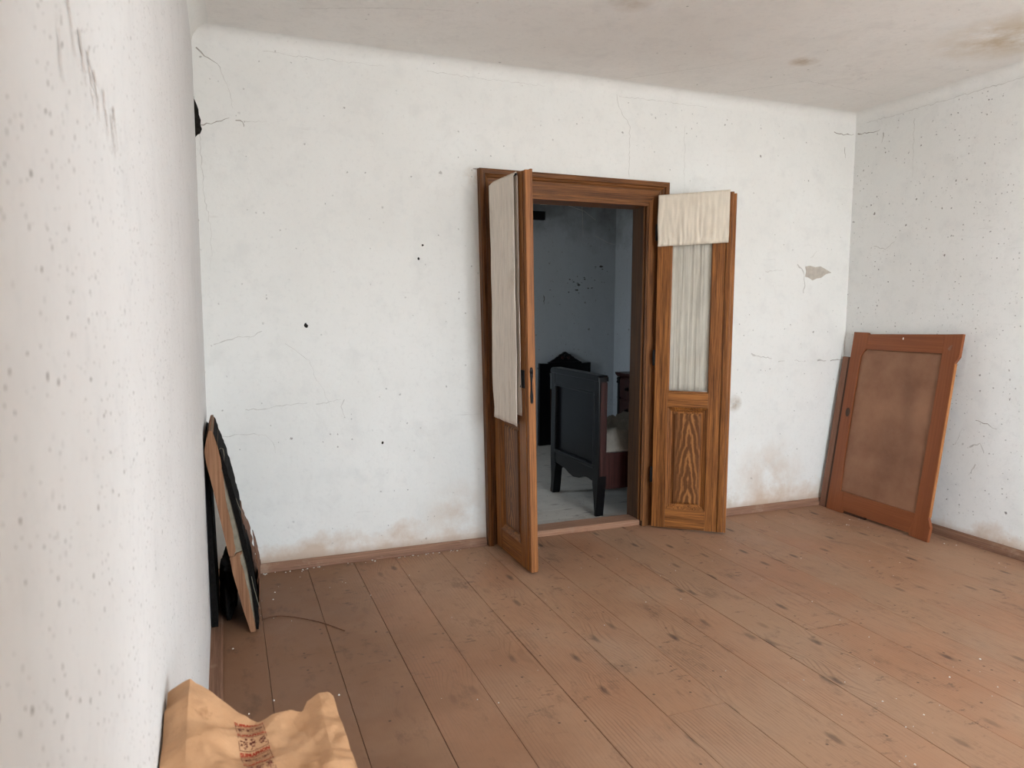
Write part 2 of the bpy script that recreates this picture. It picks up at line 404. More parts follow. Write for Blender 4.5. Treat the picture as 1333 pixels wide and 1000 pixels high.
def kraft():
    t = NT('kraft_paper', 0.72, 0.25)
    n = t.noise(9, 5, 0.6); n2 = t.noise(140, 4, 0.6); n3 = t.noise(26, 5, 0.7)
    c = t.mix(t.rng(n, 0.3, 0.7), (0.50, 0.262, 0.125), (0.61, 0.350, 0.190))
    c = t.mix(t.math('MULTIPLY', t.rng(n2, 0.5, 0.8), 0.2), c, (0.35, 0.18, 0.08))
    c = t.mix(t.math('MULTIPLY', t.rng(n3, 0.60, 0.72), 0.35), c, (0.34, 0.18, 0.09))
    for (x, y, z, r_) in ((-0.084, 0.175, 0.055, 0.014), (-0.077, 0.115, 0.050, 0.008), (0.022, 0.155, 0.034, 0.003), (0.07, 0.13, 0.036, 0.003)):
        c = t.mix(t.math('MULTIPLY', t.rng(t.math('ADD', t.blob(x, y, z, r_*2.2), t.math('MULTIPLY', t.math('SUBTRACT', t.noise(70, 3), 0.5), 0.8)), 0.35, 0.6), 0.6), c, (0.30, 0.140, 0.06))
    t.color(c); t.bump(t.math('ADD', n3, t.math('MULTIPLY', n2, 0.3)), 0.3, 0.003)
    return t.m
M['kraft'] = kraft()
M['kraft_dark'] = wood('old_card', (0.19, 0.088, 0.045), (0.32, 0.165, 0.090), 'z', 0.6, 0.75, 0.2, wear=(0.20, 0.10, 0.055, 0.5))
M['lining'] = plain('grey_lining', (0.25, 0.22, 0.165), 0.9, 0.1, 0.2, 30, 0.3)
M['ink_red'] = plain('ink_red', (0.42, 0.030, 0.018), 0.8, 0.1, 0.3, 200, 0)
M['ink_dark'] = plain('ink_dark', (0.16, 0.045, 0.035), 0.8, 0.1, 0.3, 200, 0)
M['chip'] = plain('plaster_chip', (0.78, 0.74, 0.68), 0.9, 0.1, 0.1, 50, 0)
M['canvas'] = None
def canvas():
    t = NT('brown_canvas', 0.55, 0.22)
    n = t.noise(3.2, 5, 0.6); n2 = t.noise(220, 3); n3 = t.noise(28, 6, 0.7)
    c = t.mix(t.rng(n, 0.32, 0.68), (0.215, 0.100, 0.056), (0.345, 0.175, 0.102))
    c = t.mix(t.math('MULTIPLY', t.rng(n3, 0.58, 0.72), 0.35), c, (0.30, 0.17, 0.11))
    c = t.mix(t.math('MULTIPLY', t.rng(n2, 0.4, 0.7), 0.12), c, (0.32, 0.18, 0.12))
    t.color(c); t.bump(t.math('ADD', n3, t.math('MULTIPLY', n2, 0.4)), 0.15, 0.003)
    return t.m
M['canvas'] = canvas()
M['outside'] = plain('outer_frame', (0.55, 0.52, 0.46), 0.6, 0.3)

# ================================================================== the room
XW, HC, YF = 4.54, 2.94, -6.60      # right wall, ceiling height, front wall
WT = 0.17                           # thickness of the back wall
OL, OR, OH = 1.685, 2.765, 2.19     # door opening
FX, FYB = 4.22, 3.0                 # next room

def wall_with_holes(name, axis, a0, a1, t0, t1, z1, holes, mat):
    """wall along axis ('x' or 'y') from a0..a1, thickness t0..t1, rectangular holes (lo,hi,zlo,zhi)"""
    bm = bmesh.new()
    def b(lo, hi, zl, zh):
        if hi - lo < 1e-6 or zh - zl < 1e-6: return
        if axis == 'x': add_box(bm, lo, hi, t0, t1, zl, zh)
        else: add_box(bm, t0, t1, lo, hi, zl, zh)
    cur = a0
    for lo, hi, zl, zh in sorted(holes):
        b(cur, lo, 0 - 0.03, z1); b(lo, hi, -0.03, zl); b(lo, hi, zh, z1); cur = hi
    b(cur, a1, -0.03, z1)
    return frombm(name, bm, mat)

def struct(o, label, cat): return tag(o, label, cat, kind='structure')

wb = struct(wall_with_holes('wall_back', 'x', -0.0, XW, 0.0, WT - 0.005, HC, [(OL, OR, -0.03, OH)], M['wall_back']),
       'cracked whitewashed plaster wall around the open double door', 'wall')
# left wall; an unseen pier, added behind the viewpoint, shades its near end
prof2 = [(0.0, WT - 0.005), (0.0, -0.4), (0.0, -1.2), (0.0, -2.2), (0.0, -3.2), (0.0, -4.4995), (-0.45, -4.4995), (-0.45, WT - 0.005)]
wl_ = struct(prism('wall_left', prof2, -0.03, HC, 'z', M['wall_left']), 'speckled white plaster wall beside the paper bag', 'wall')
WIN_L_ADDED = [(-6.10, -5.10, 0.60, 2.55)]  # added opening out of view, brightens the right wall
struct(wall_with_holes('wall_left', 'y', YF, -4.50, 0.45, 0.70, HC, WIN_L_ADDED, M['wall_right']), 'unseen white plaster pier with a tall window, added to shade the left wall', 'wall')
struct(box('wall_left', 0.0, 0.45, -4.70, -4.50, -0.03, HC, M['wall_right']), 'white plaster return of the added shading pier', 'wall')
WIN_R = []
WIN_F = [(1.90, 3.20, 0.60, 2.55)]
wr = struct(wall_with_holes('wall_right', 'y', YF, WT - 0.005, XW, XW + 0.30, HC, WIN_R, M['wall_right']), 'white plaster wall behind the leaning framed panel', 'wall')
struct(wall_with_holes('wall_front', 'x', -0.45, XW + 0.30, YF - 0.30, YF, HC, WIN_F, M['wall_right']), 'white plaster wall with a tall window facing the door', 'wall')
ceil = struct(box('ceiling', -0.45, XW + 0.3, YF - 0.3, FYB + 0.2, HC, HC + 0.12, M['ceiling']), 'stained off-white plaster ceiling', 'ceiling')

# rounded cove between walls and ceiling
def cove(name, p0, p1, inward):
    p0, p1, inward = Vector(p0), Vector(p1), Vector(inward)
    rad = 0.075; n = 14; m = 26
    V, F = [], []
    for j in range(m+1):
        p = p0.lerp(p1, j/m)
        wob = 0.006*math.sin(j*1.7) + 0.004*math.sin(j*0.6 + 1)
        ring = []
        for k in range(n+1):
            a = R(90)*k/n
            rd = rad + wob
            ring.append(p + inward*(rd - rd*math.cos(a)) + Vector((0, 0, HC - rd + rd*math.sin(a))))
        V += ring + [p + Vector((0, 0, HC)) - inward*0.01 + Vector((0, 0, 0.01))]
    s = n + 2
    for j in range(m):
        for k in range(s):
            F.append((j*s + k, j*s + (k+1) % s, (j+1)*s + (k+1) % s, (j+1)*s + k))
    F.append(tuple(range(s))); F.append(tuple(range(m*s, m*s + s)))
    return obj(name, V, F, M['cove'], ceil, False)
cove('cove', (0, 0, 0), (XW, 0, 0), (0, -1, 0))
cove('cove', (XW, 0, 0), (XW, YF, 0), (-1, 0, 0))
cove('cove', (0, 0, 0), (0, -4.5, 0), (1, 0, 0))

# floor: every board is a piece
fl = struct(box('floor', -0.45, XW + 0.05, YF - 0.3, WT/2, -0.12, -0.028, M['subfloor']), 'worn reddish-brown plank floor', 'floor')
seams = [0.0, 0.228, 0.505, 0.77, 1.017, 1.303, 1.583, 1.842, 2.13, 2.345, 2.61, 2.88, 3.15, 3.43, 3.70, 3.976, 4.25, XW]
random.seed(4)
def board(x0, x1, y0, y1, along='y', parent=fl, mat=None, dz=0.0):
    g = random.choice((0.0006, 0.0009, 0.0013)); c = 0.0015; t = 0.027
    a, b = x0 + g, x1 - g
    pts = [(a, -t), (b, -t), (b, -c), (b - c, 0), (a + c, 0), (a, -c)]
    pts = [(p, z + dz) for p, z in pts]
    return prism('floorboard', pts, y0, y1, along, mat or M['floor'], parent)
for i in range(len(seams)-1):
    joints = [YF, 0.015]
    if i in (6, 10, 13): joints = [YF, random.uniform(-2.6, -1.2), 0.015]
    for j in range(len(joints)-1):
        board(seams[i], seams[i+1], joints[j] + 0.001, joints[j+1] - 0.001, dz=-0.0002 - random.random()*0.0012)

# skirting boards
def skirt_x(name, x0, x1, h, d, label):
    pts = [(0.0, 0), (-d, 0), (-d, h*0.55), (-d*0.55, h*0.8), (-d*0.3, h), (0, h)]
    o = prism(name, pts, x0, x1, 'x', M['base_x']); return struct(o, label, 'baseboard')
skirt_x('baseboard_back', 0.0, 1.61, 0.048, 0.030, 'low worn reddish skirting board between corner and door')
skirt_x('baseboard_back', 2.905, XW, 0.048, 0.030, 'low dusty skirting board behind the leaning framed panel')
struct(prism('baseboard_left', [(0.0, 0.0), (0.052, 0.0), (0.052, 0.010), (0.044, 0.016), (0.0, 0.019)], -4.49, 0.0, 'y', M['base_y']), 'flat worn wooden strip along the speckled wall', 'baseboard')
struct(prism('baseboard_right', [(XW, 0), (XW - 0.030, 0), (XW - 0.030, 0.030), (XW - 0.014, 0.052), (XW, 0.056)], YF, 0.0, 'y', M['base_y']), 'dark reddish skirting board under the speckled white wall', 'baseboard')

# ---- windows of the room (behind and beside the camera), open to the sky; the pier one is added for its light
def window(n, axis, lo, hi, zl, zh, face, sgn, label):
    r_ = empty('window_%d' % n, (0, 0, 0)); struct(r_, label, 'window')
    d0, d1 = sorted((face + sgn*0.12, face + sgn*0.17))
    def b(nm, a, b_, z0, z1):
        if axis == 'x': box(nm, a, b_, d0, d1, z0, z1, M['outside'], r_)
        else: box(nm, d0, d1, a, b_, z0, z1, M['outside'], r_)
    t = 0.05; mid = (lo + hi)/2
    b('frame_stile', lo, lo + t, zl, zh); b('frame_stile', hi - t, hi, zl, zh)
    b('frame_rail', lo + t, hi - t, zl, zl + t); b('frame_rail', lo + t, hi - t, zh - t, zh)
    b('mullion', mid - 0.025, mid + 0.025, zl + t, zh - t)
    L = bpy.data.lights.new('daylight_portal', 'AREA'); L.shape = 'RECTANGLE'
    L.size = hi - lo; L.size_y = zh - zl
    L.cycles.is_portal = True
    o = bpy.data.objects.new('daylight_portal', L); COL.objects.link(o); o.parent = r_
    c = face + sgn*0.24
    if axis == 'x':
        o.location = (mid, c, (zl+zh)/2); dirv = Vector((0, -sgn, 0))
    else:
        o.location = (c, mid, (zl+zh)/2); dirv = Vector((-sgn, 0, 0))
    o.rotation_euler = dirv.to_track_quat('-Z', 'Y').to_euler()
n_ = 1
for h in WIN_L_ADDED: window(n_, 'y', *h, 0.70, -1, 'tall window in the unseen pier, added to light the right wall'); n_ += 1
for h in WIN_F: window(n_, 'x', *h, YF, -1, 'tall window facing the double door, open to daylight'); n_ += 1

# ---- next room
fw_ = struct(wall_with_holes('wall_far', 'x', -0.2, FX + 0.2, FYB, FYB + 0.2, HC, [], M['wall_grey']), 'sooty grey wall of the dim room beyond the door', 'wall')
struct(wall_with_holes('wall_far_right', 'y', WT + 0.005, FYB, FX, FX + 0.2, HC, [], M['wall_grey']), 'dim grey side wall behind the chest of drawers', 'wall')
WIN_N = [(1.25, 1.75, 1.05, 1.9)]
struct(wall_with_holes('wall_far_left', 'y', WT + 0.005, FYB, -0.4, -0.2, HC, WIN_N, M['wall_grey']), 'grey side wall of the dim room with its window', 'wall')
window(n_, 'y', *WIN_N[0], -0.2, -1, 'small window of the dim room beyond the door')
struct(wall_with_holes('wall_partition', 'x', -0.2, FX, WT - 0.005, WT + 0.005, HC, [(OL, OR, -0.03, OH)], M['wall_grey']), 'grey face of the door wall in the dim room', 'wall')
fl2 = struct(box('floor', -0.2, FX, WT/2, FYB, -0.12, -0.030, M['subfloor']), 'dusty grey plank floor of the dim room', 'floor')
y = WT - 0.02
while y < FYB - 0.01:
    y2 = min(FYB, y + random.uniform(0.19, 0.24))
    board(y, y2, -0.2, FX, 'x', fl2, M['floor_grey'], dz=-0.0004)
    y = y2

# ---- cracks, patches and marks on the walls
def ribbon(bm, pts, w0, w1, to3, seed, jag=0.006, step=0.02):
    rnd = random.Random(seed); P = []
    for i in range(len(pts)-1):
        a, b = Vector((*pts[i], 0)), Vector((*pts[i+1], 0)); n = max(2, int((b-a).length/step))
        for k in range(n):
            q = a.lerp(b, k/n)
            if k: q += Vector((rnd.uniform(-jag, jag), rnd.uniform(-jag, jag), 0))
            P.append(q)
    P.append(Vector((*pts[-1], 0)))
    Lf, Rt = [], []
    for i, p in enumerate(P):
        d = (P[min(i+1, len(P)-1)] - P[max(i-1, 0)]).normalized(); n = Vector((-d.y, d.x, 0))
        t = i/(len(P)-1); wd = (w0*(1-t) + w1*t) * rnd.uniform(0.5, 1.3)/2
        Lf.append(bm.verts.new(to3(p + n*wd))); Rt.append(bm.verts.new(to3(p - n*wd)))
    for i in range(len(P)-1): bm.faces.new((Lf[i], Lf[i+1], Rt[i+1], Rt[i]))
def crack(parent, plane, pts, w0=0.004, w1=0.0015, mat='crack', jag=0.006, name='crack', step=0.02):
    off = 0.0012
    to3 = {'back': lambda p: (p.x, -off, p.y), 'left': lambda p: (off, p.x, p.y), 'right': lambda p: (XW - off, p.x, p.y),
           'ceil': lambda p: (p.x, p.y, HC - off), 'far': lambda p: (p.x, FYB - off, p.y)}[plane]
    bm = bmesh.new(); ribbon(bm, pts, w0, w1, to3, hash((round(pts[0][0]*1000), round(pts[0][1]*1000))) % 9999, jag, step)
    return frombm(name, bm, M[mat], parent)
B = [([(2.505, 2.87), (2.524, 2.79), (2.607, 2.68), (2.603, 2.50), (2.608, 2.36)], .004, .003, 'crack_faint'),
     ([(0.05, 1.30), (0.16, 1.335), (0.26, 1.345), (0.30, 1.37)], .005, .003, 'crack_faint'),
     ([(0.20, 0.938), (0.30, 0.935), (0.42, 0.955), (0.53, 0.958)], .005, .002, 'crack_faint'),
     ([(0.58, 0.95), (0.72, 0.97)], .003, .002, 'crack_faint'),
     ([(0.74, 0.97), (0.72, 0.93), (0.745, 0.86)], .005, .002, 'crack_faint'),
     ([(0.04, 0.785), (0.14, 0.80), (0.24, 0.80), (0.30, 0.785)], .004, .002, 'crack_faint'),
     ([(0.30, 0.79), (0.34, 0.74), (0.35, 0.68)], .002, .001, 'crack_faint'),
     ([(0.42, 1.30), (0.55, 1.20), (0.58, 1.10), (0.62, 1.04), (0.66, 0.93)], .002, .001, 'crack_faint'),
     ([(0.02, 2.45), (0.08, 2.46), (0.13, 2.48), (0.17, 2.50)], .006, .002, 'crack'),
     ([(0.20, 2.49), (0.235, 2.485), (0.24, 2.46)], .007, .003, 'crack'), ([(0.24, 2.49), (0.30, 2.49), (0.36, 2.50)], .003, .001, 'crack_faint'),
     ([(0.02, 2.84), (0.06, 2.80), (0.12, 2.77)], .008, .003, 'crack'), ([(0.12, 2.77), (0.17, 2.65), (0.19, 2.55)], .003, .001, 'crack_faint'),
     ([(0.02, 2.40), (0.03, 2.1), (0.06, 1.9), (0.05, 1.7)], .003, .001, 'crack_faint'),
     ([(3.65, 1.182), (3.72, 1.16), (3.84, 1.139)], .014, .004, 'crack_faint'), ([(3.90, 1.115), (3.96, 1.12)], .005, .002, 'crack_faint'), ([(4.05, 1.12), (4.16, 1.112)], .003, .002, 'crack_faint'),
     ([(4.27, 1.115), (4.36, 1.112)], .014, .006, 'crack_faint'), ([(4.40, 1.11), (4.53, 1.12)], .007, .004, 'crack'),
     ([(4.11, 1.76), (4.115, 1.70), (4.11, 1.62)], .010, .007, 'crack_faint'),
     ([(4.04, 1.83), (4.08, 1.80), (4.11, 1.75)], .012, .010, 'crack_faint'), ([(4.16, 1.88), (4.22, 1.93)], .003, .002, 'crack_faint'), ([(3.75, 1.77), (3.9, 1.785)], .004, .002, 'crack_faint'),
     ([(3.49, 0.82), (3.53, 0.825), (3.58, 0.82)], .010, .004, 'crack_faint'), ([(3.03, 2.72), (3.035, 2.3), (3.02, 2.0)], .0025, .001, 'crack_faint'),
     ([(4.33, 2.80), (4.42, 2.785), (4.52, 2.80)], .010, .004, 'crack'), ([(4.44, 2.70), (4.45, 2.62)], .006, .003, 'crack'),
     ([(0.35, 2.862), (0.6, 2.858), (1.0, 2.862)], .002, .0015, 'crack_faint'), ([(1.25, 2.866), (1.6, 2.862), (2.0, 2.866)], .002, .0015, 'crack_faint'), ([(2.52, 2.863), (3.2, 2.862)], .0025, .0015, 'crack_faint'),
     ([(1.53, 2.335), (1.58, 2.338), (1.64, 2.336)], .010, .004, 'crack')]
for p, a, b, m in B: crack(wb, 'back', p, a, b, m)
for p, a, b, m in [([(-0.02, 2.80), (-0.16, 2.78), (-0.22, 2.79)], .008, .003, 'crack'), ([(-0.25, 2.76), (-0.24, 2.69)], .006, .003, 'crack'),
                   ([(-0.1, 2.862), (-0.7, 2.862), (-1.4, 2.868)], .003, .003, 'crack_faint'), ([(-0.22, 1.96), (-0.32, 1.93), (-0.40, 1.98)], .005, .002, 'crack_faint'),
                   ([(-0.5, 2.8), (-0.51, 2.4)], .003, .001, 'crack_faint'), ([(-1.08, 0.80), (-1.16, 0.79), (-1.22, 0.765)], .006, .003, 'crack'),
                   ([(-1.05, 0.62), (-1.12, 0.66), (-1.15, 0.60)], .010, .004, 'crack_faint'), ([(-1.10, 0.52), (-1.06, 0.44)], .008, .003, 'crack_faint'),
                   ([(-0.95, 0.62), (-1.0, 0.74)], .004, .002, 'crack_faint')]:
    crack(wr, 'right', p, a, b, m)
for p, a, b, m in [([(2.5, -0.10), (2.9, -0.55), (3.05, -0.75)], .004, .002, 'crack_faint'), ([(3.3, -0.12), (3.6, -0.5), (4.3, -0.45)], .004, .002, 'crack_faint'),
                   ([(0.5, -0.45), (0.9, -0.62), (1.2, -0.70)], .004, .002, 'crack_faint')]:
    crack(ceil, 'ceil', p, a, b, m)
for k, (dy, dz) in enumerate([(0, 0), (0.03, -.02), (0.055, -.03), (0.075, -.045), (0.11, -0.05), (0.14, -0.075), (0.155, -0.05)]):
    crack(wl_, 'left', [(-3.58 + dy*1.6, 1.74 + dz*0.5), (-3.565 + dy*1.6, 1.722 + dz*0.5), (-3.555 + dy*1.6, 1.70 + dz*0.5)], .005, .0018, 'smear', 0.003, 'scuff_mark', 0.004)
crack(wl_, 'left', [(-3.62, 1.70), (-3.618, 1.675), (-3.61, 1.665)], .003, .0015, 'smear', 0.002, 'scuff_mark', 0.004)
crack(fw_, 'far', [(3.34, 1.64), (3.345, 1.54)], .012, .006, 'soot_grey', 0.006, 'scuff_mark')
random.seed(7)
for k in range(26):
    x = random.gauss(3.78, 0.22); z = 1.72 + random.gauss(0, 0.09) + (x - 3.78)*0.35
    if not 3.3 < x < 4.18: continue
    s = random.choice((0.006, 0.008, 0.011, 0.02))
    prism('scuff_mark', [(x + s*1.2*math.cos(a)*random.uniform(.4, 1.2), z + s*0.7*math.sin(a)*random.uniform(.4, 1.2)) for a in [q*math.pi/5 for q in range(10)]], FYB - 0.0015, FYB + 0.001, 'y', M['soot_grey'], fw_)
# peeled patch
random.seed(2)
pts = [(4.115, 1.815), (4.16, 1.822), (4.21, 1.812), (4.26, 1.82), (4.31, 1.80), (4.37, 1.775), (4.32, 1.765), (4.27, 1.735), (4.23, 1.73), (4.19, 1.715), (4.15, 1.735), (4.118, 1.74), (4.125, 1.78)]
prism('peeled_patch', pts, -0.0018, 0.002, 'y', M['patch'], wb)
# sooty hole in the corner
pts = [(0.0, 2.585), (0.010, 2.56), (0.020, 2.53), (0.022, 2.50), (0.030, 2.475), (0.027, 2.45), (0.034, 2.43), (0.024, 2.405), (0.012, 2.40), (0.0, 2.385)]
prism('soot_hole', pts, -0.002, 0.001, 'y', M['soot'], wb)
# nail holes
for x, z in ((0.535, 1.40), (1.215, 1.87), (1.19, 1.79), (0.96, 0.70)):
    s = 0.012 if x < 0.6 else 0.007
    prism('nail_hole', [(x + s*math.cos(a)*random.uniform(.6, 1.1), z + s*1.4*math.sin(a)*random.uniform(.6, 1.1)) for a in [k*math.pi/4 for k in range(8)]], -0.0015, 0.001, 'y', M['soot'], wb)

# ================================================================== door casing
LEAN = 0.055
def lean_x(o, xl=True):
    """the left post of this old frame leans outwards at the top"""
    for v in o.data.vertices:
        t = v.co.z/2.34
        k = max(0.0, min(1.0, (2.3 - v.co.x)/0.55))
        v.co.x += (-0.062*t + 0.0)*k
trim = struct(empty('trim_1', (0, 0, 0)), 'brown varnished moulded casing around the double door', 'door frame')
CO_L, CO_R, CO_T = 1.618, 2.893, 2.335
iL, iR, iT = OL + 0.01, OR - 0.012, OH + 0.01
profile = [(0.0, 0.0), (0.0, 0.046), (0.010, 0.052), (0.030, 0.052), (0.036, 0.040), (0.044, 0.036), (0.052, 0.026), (0.060, 0.024), (1.0, 0.024), (1.0, 0.0)]
def casing(name, which):
    ring0, ring1 = [], []
    for o_, d in profile:
        wl2, wr2, wt2 = iL - CO_L, CO_R - iR, CO_T - iT
        full = lambda wdt: o_ if o_ < 1.0 else wdt
        xl = CO_L + min(full(wl2), wl2); xr = CO_R - min(full(wr2), wr2); zt = CO_T - min(full(wt2), wt2)
        if which == 'l': ring0.append((xl, -d, 0)); ring1.append((xl, -d, zt))
        if which == 'r': ring0.append((xr, -d, 0)); ring1.append((xr, -d, zt))
        if which == 't': ring0.append((xl, -d, zt)); ring1.append((xr, -d, zt))
    n = len(profile)
    V = ring0 + ring1
    F = [(i, (i+1) % n, n + (i+1) % n, n + i) for i in range(n)] + [tuple(range(n)), tuple(range(2*n-1, n-1, -1))]
    o = obj(name, V, F, M['case_x'] if which == 't' else M['case_z'], trim)
    lean_x(o); return o
casing('casing_post', 'l'); casing('casing_post', 'r'); casing('casing_head', 't')
# jamb lining
for nm, a in (('jamb_lining', (OL - 0.012, OL + 0.014, -0.020, WT + 0.012, 0, OH)), ('jamb_lining', (OR - 0.014, OR + 0.012, -0.020, WT + 0.012, 0, OH)), ('head_lining', (OL, OR, -0.020, WT + 0.012, OH - 0.012, OH + 0.014))):
    o = box(nm, *a, M['jamb'] if nm == 'jamb_lining' else M['case_x'], trim); lean_x(o)
# door stop beads on the right lining
box('stop_bead', OR - 0.030, OR - 0.014, 0.010, 0.024, 0.04, OH - 0.012, M['case_z'], trim)
box('stop_bead', OR - 0.024, OR - 0.014, -0.018, -0.006, 0.04, OH - 0.012, M['case_z'], trim)
prism('threshold', [(0.012, 0), (0.010, 0.030), (0.018, 0.038), (0.165, 0.036), (0.175, 0.0)], OL + 0.012, OR - 0.014, 'x', M['sill'], trim)

# ================================================================== door leaves
LH = 2.235
def leaf(name, w, label, handle_side):
    """hinge edge at local x=0, free edge at x=w; y=0 face is the one that is seen (looks towards -y), depth +y"""
    r_ = struct(empty(name), label, 'door')
    T = 0.040; z0 = 0.012
    st = 0.088
    gx0, gx1 = 0.088, w - 0.142          # glazing / panel sight lines
    zm0, zm1 = 0.845, 0.945              # middle rail
    zb = 0.145; zt = LH - 0.14
    V_, H_ = M['door_z'], M['door_x']
    box('hinge_stile', 0, gx0, 0, T, z0, LH, V_, r_, 0.002)
    box('lock_stile', gx1, w - 0.04, 0, T, z0, LH, V_, r_, 0.002)
    box('top_rail', gx0 + .0005, gx1 - .0005, 0.0005, T - .0005, zt, LH, H_, r_, 0.002)
    box('middle_rail', gx0 + .0005, gx1 - .0005, 0.0005, T - .0005, zm0, zm1, H_, r_, 0.002)
    box('bottom_rail', gx0 + .0005, gx1 - .0005, 0.0005, T - .0005, z0, zb, H_, r_, 0.002)
    # lower panel: moulding frame, sunk margin, raised field
    def ring(nm, x0, x1, za, zb_, wd, y0, y1, mat):
        V = [(x0, y0, za), (x1, y0, za), (x1, y0, zb_), (x0, y0, zb_),
             (x0+wd, y1, za+wd), (x1-wd, y1, za+wd), (x1-wd, y1, zb_-wd), (x0+wd, y1, zb_-wd)]
        back = [(v[0], y1 + 0.004, v[2]) for v in V[:4]] + [(v[0], y1 + 0.004, v[2]) for v in V[4:]]
        V = V + back; F = []
        for i in range(4):
            j = (i+1) % 4
            F += [(i, j, 4+j, 4+i), (8+j, 8+i, 12+i, 12+j), (i, 8+i, 8+j, j), (4+i, 4+j, 12+j, 12+i)]
        return obj(nm, V, F, mat, r_)
    for s in (0, 1):
        y = lambda v: v if s == 0 else T - v
        ring('panel_moulding', gx0, gx1, zb, zm0, 0.020, y(-0.004), y(0.010), V_)
        ring('panel_moulding', gx0 + 0.020, gx1 - 0.020, zb + .020, zm0 - .020, 0.012, y(0.005), y(0.014), V_)
    p = bmesh.new(); add_box(p, gx0 + 0.004, gx1 - 0.004, 0.0155, T - 0.0155, zb + 0.004, zm0 - 0.004)
    lp = frombm('lower_panel', p, V_, r_)
    fx0, fx1, fz0, fz1 = gx0 + 0.042, gx1 - 0.042, zb + 0.038, zm0 - 0.042
    V = [(fx0, .016, fz0), (fx1, .016, fz0), (fx1, .016, fz1), (fx0, .016, fz1), (fx0+.012, .008, fz0+.012), (fx1-.012, .008, fz0+.012), (fx1-.012, .008, fz1-.012), (fx0+.012, .008, fz1-.012)]
    F = [(4,5,6,7), (0,1,5,4), (1,2,6,5), (2,3,7,6), (3,0,4,7), (3,2,1,0)]
    obj('panel_field', V, F, M['door_panel'], lp)
    V2 = [(v[0], T - v[1], v[2]) for v in V]
    obj('panel_field', V2, F, M['door_panel'], lp)
    # glazing
    ring('glazing_bead', gx0, gx1, zm1, zt, 0.008, -0.001, 0.012, V_)
    box('glass_pane', gx0 + 0.002, gx1 - 0.002, 0.017, 0.020, zm1 + 0.002, zt - 0.002, M['glass'], r_)
    # meeting edge: rebate and rounded cover strip
    box('meeting_edge', w - 0.04, w - 0.004, 0.004, T + 0.004, z0, LH, M['door_edge'], r_, 0.003)
    pr = [(w - 0.062, 0.0), (w - 0.062, -0.008), (w - 0.056, -0.014), (w - 0.030, -0.016), (w - 0.022, -0.012), (w - 0.020, 0.0)]
    if handle_side: pr = [(x, -yy + T + 0.0005) for x, yy in pr]
    else: pr = [(x, yy - 0.0005) for x, yy in pr]
    prism('cover_strip', pr, z0 + 0.006, LH + 0.008, 'z', M['door_edge'] if handle_side else V_, r_)
    for z in (0.32, 1.12, 1.95):
        hg = lathe('hinge', [(0.007, 0), (0.009, 0.006), (0.009, 0.10), (0.007, 0.106)], (-0.010, 0.010, z), (0, 0, 1), M['iron'], r_, 10)
    return r_
leafR = leaf('door_2', 0.495, 'half-open door leaf with white cloth folded over its top, grain figured panel', False)
ang = math.atan2(-0.636, 0.77)
leafR.location = (2.792, -0.075, 0); leafR.rotation_euler = (0, 0, ang)
# the left leaf stands square to the wall; its seen face looks to -x
leafL = leaf('door_1', 0.545, 'door leaf standing open square to the wall, seen edge-on with long cloth', True)
# local x -> world -y, local y(depth) -> world +x
leafL.location = (1.668, -0.062, 0.0)
leafL.rotation_euler = (0, 0, R(-90))
leafL.rotation_mode = 'XYZ'
leafL.rotation_euler = (Matrix.Rotation(R(-1.35), 3, 'Y') @ Matrix.Rotation(R(-90), 3, 'Z')).to_euler()
# lock face on the free edge of the left leaf
def lock_plate():
    w = 0.545 - 0.004
    pts = [(0.014, 0.985), (0.021, 0.975), (0.028, 0.985), (0.029, 1.02), (0.0255, 1.05), (0.0245, 1.10), (0.028, 1.13), (0.030, 1.16), (0.027, 1.176), (0.021, 1.18), (0.015, 1.176), (0.012, 1.16), (0.014, 1.13), (0.0165, 1.10), (0.0165, 1.05), (0.013, 1.02)]
    o = prism('lock_plate', pts, w, w + 0.006, 'x', M['iron'], leafL, 0.0015)
    tag(o, 'black iron lock plate on the door edge')
    lathe('latch_bolt', [(0.006, 0), (0.006, 0.010), (0.004, 0.012)], (w + 0.004, 0.021, 1.15), (1, 0, 0), M['iron'], o, 10)
lock_plate()
o = box('lock_case', 0.43, 0.50, -0.006, 0.0, 1.06, 1.16, M['iron'], leafL, 0.002)

# ---- cloths hung over the leaves
def nz(*p): return noise.noise(Vector(p))
matL = leafL.matrix_basis.copy(); matR = leafR.matrix_basis.copy()
def drape(name, mtx, x0, x1, y_front, y_back, top, zf, zb, mat, label, amp, seed, nu=70, nv=60, shear=0.0, hem=0.0):
    """cloth folded over the top edge: short/long front flap at y_front, back flap at y_back"""
    lf, lt, lb = top - zf, abs(y_back - y_front), top - zb
    tot = lf + lt + lb
    def fn(u, v):
        s = v*tot
        x = x0 + (x1 - x0)*u
        if s < lf: y, z = y_front, zf + s
        elif s < lf + lt:
            t = (s - lf)/lt; y = y_front + (y_back - y_front)*t; z = top + 0.006*math.sin(math.pi*t)
        else: y, z = y_back, top - (s - lf - lt)
        hang = min(1.0, abs(top - z)/max(0.05, lf))
        k = amp*(0.25 + 0.75*hang)
        wob = nz(x*16, z*0.8 + seed, seed)*0.7 + nz(x*38, z*1.5, seed + 4)*0.75 + nz(x*7, z*3.0, seed+9)*0.5
        hb = max(0.0, 1 - abs(z - zf)/0.09) if s < lf else 0.0
        wob += hem*hb*nz(x*70, z*30, seed + 2)*0.8
        out = -1 if s < lf + lt*0.5 else 1
        y += out*(abs(wob)*k + 0.002)
        z += shear*(u - 0.5) if s < lf + lt else 0
        z += 0.004*nz(x*9, seed, 1.0)*hang
        x += 0.010*hang*nz(z*6, u*2, seed + 3)
        return mtx @ Vector((x, y, z))
    return tag(sheet(name, fn, nu, nv, 0.0016, mat), label, 'curtain')
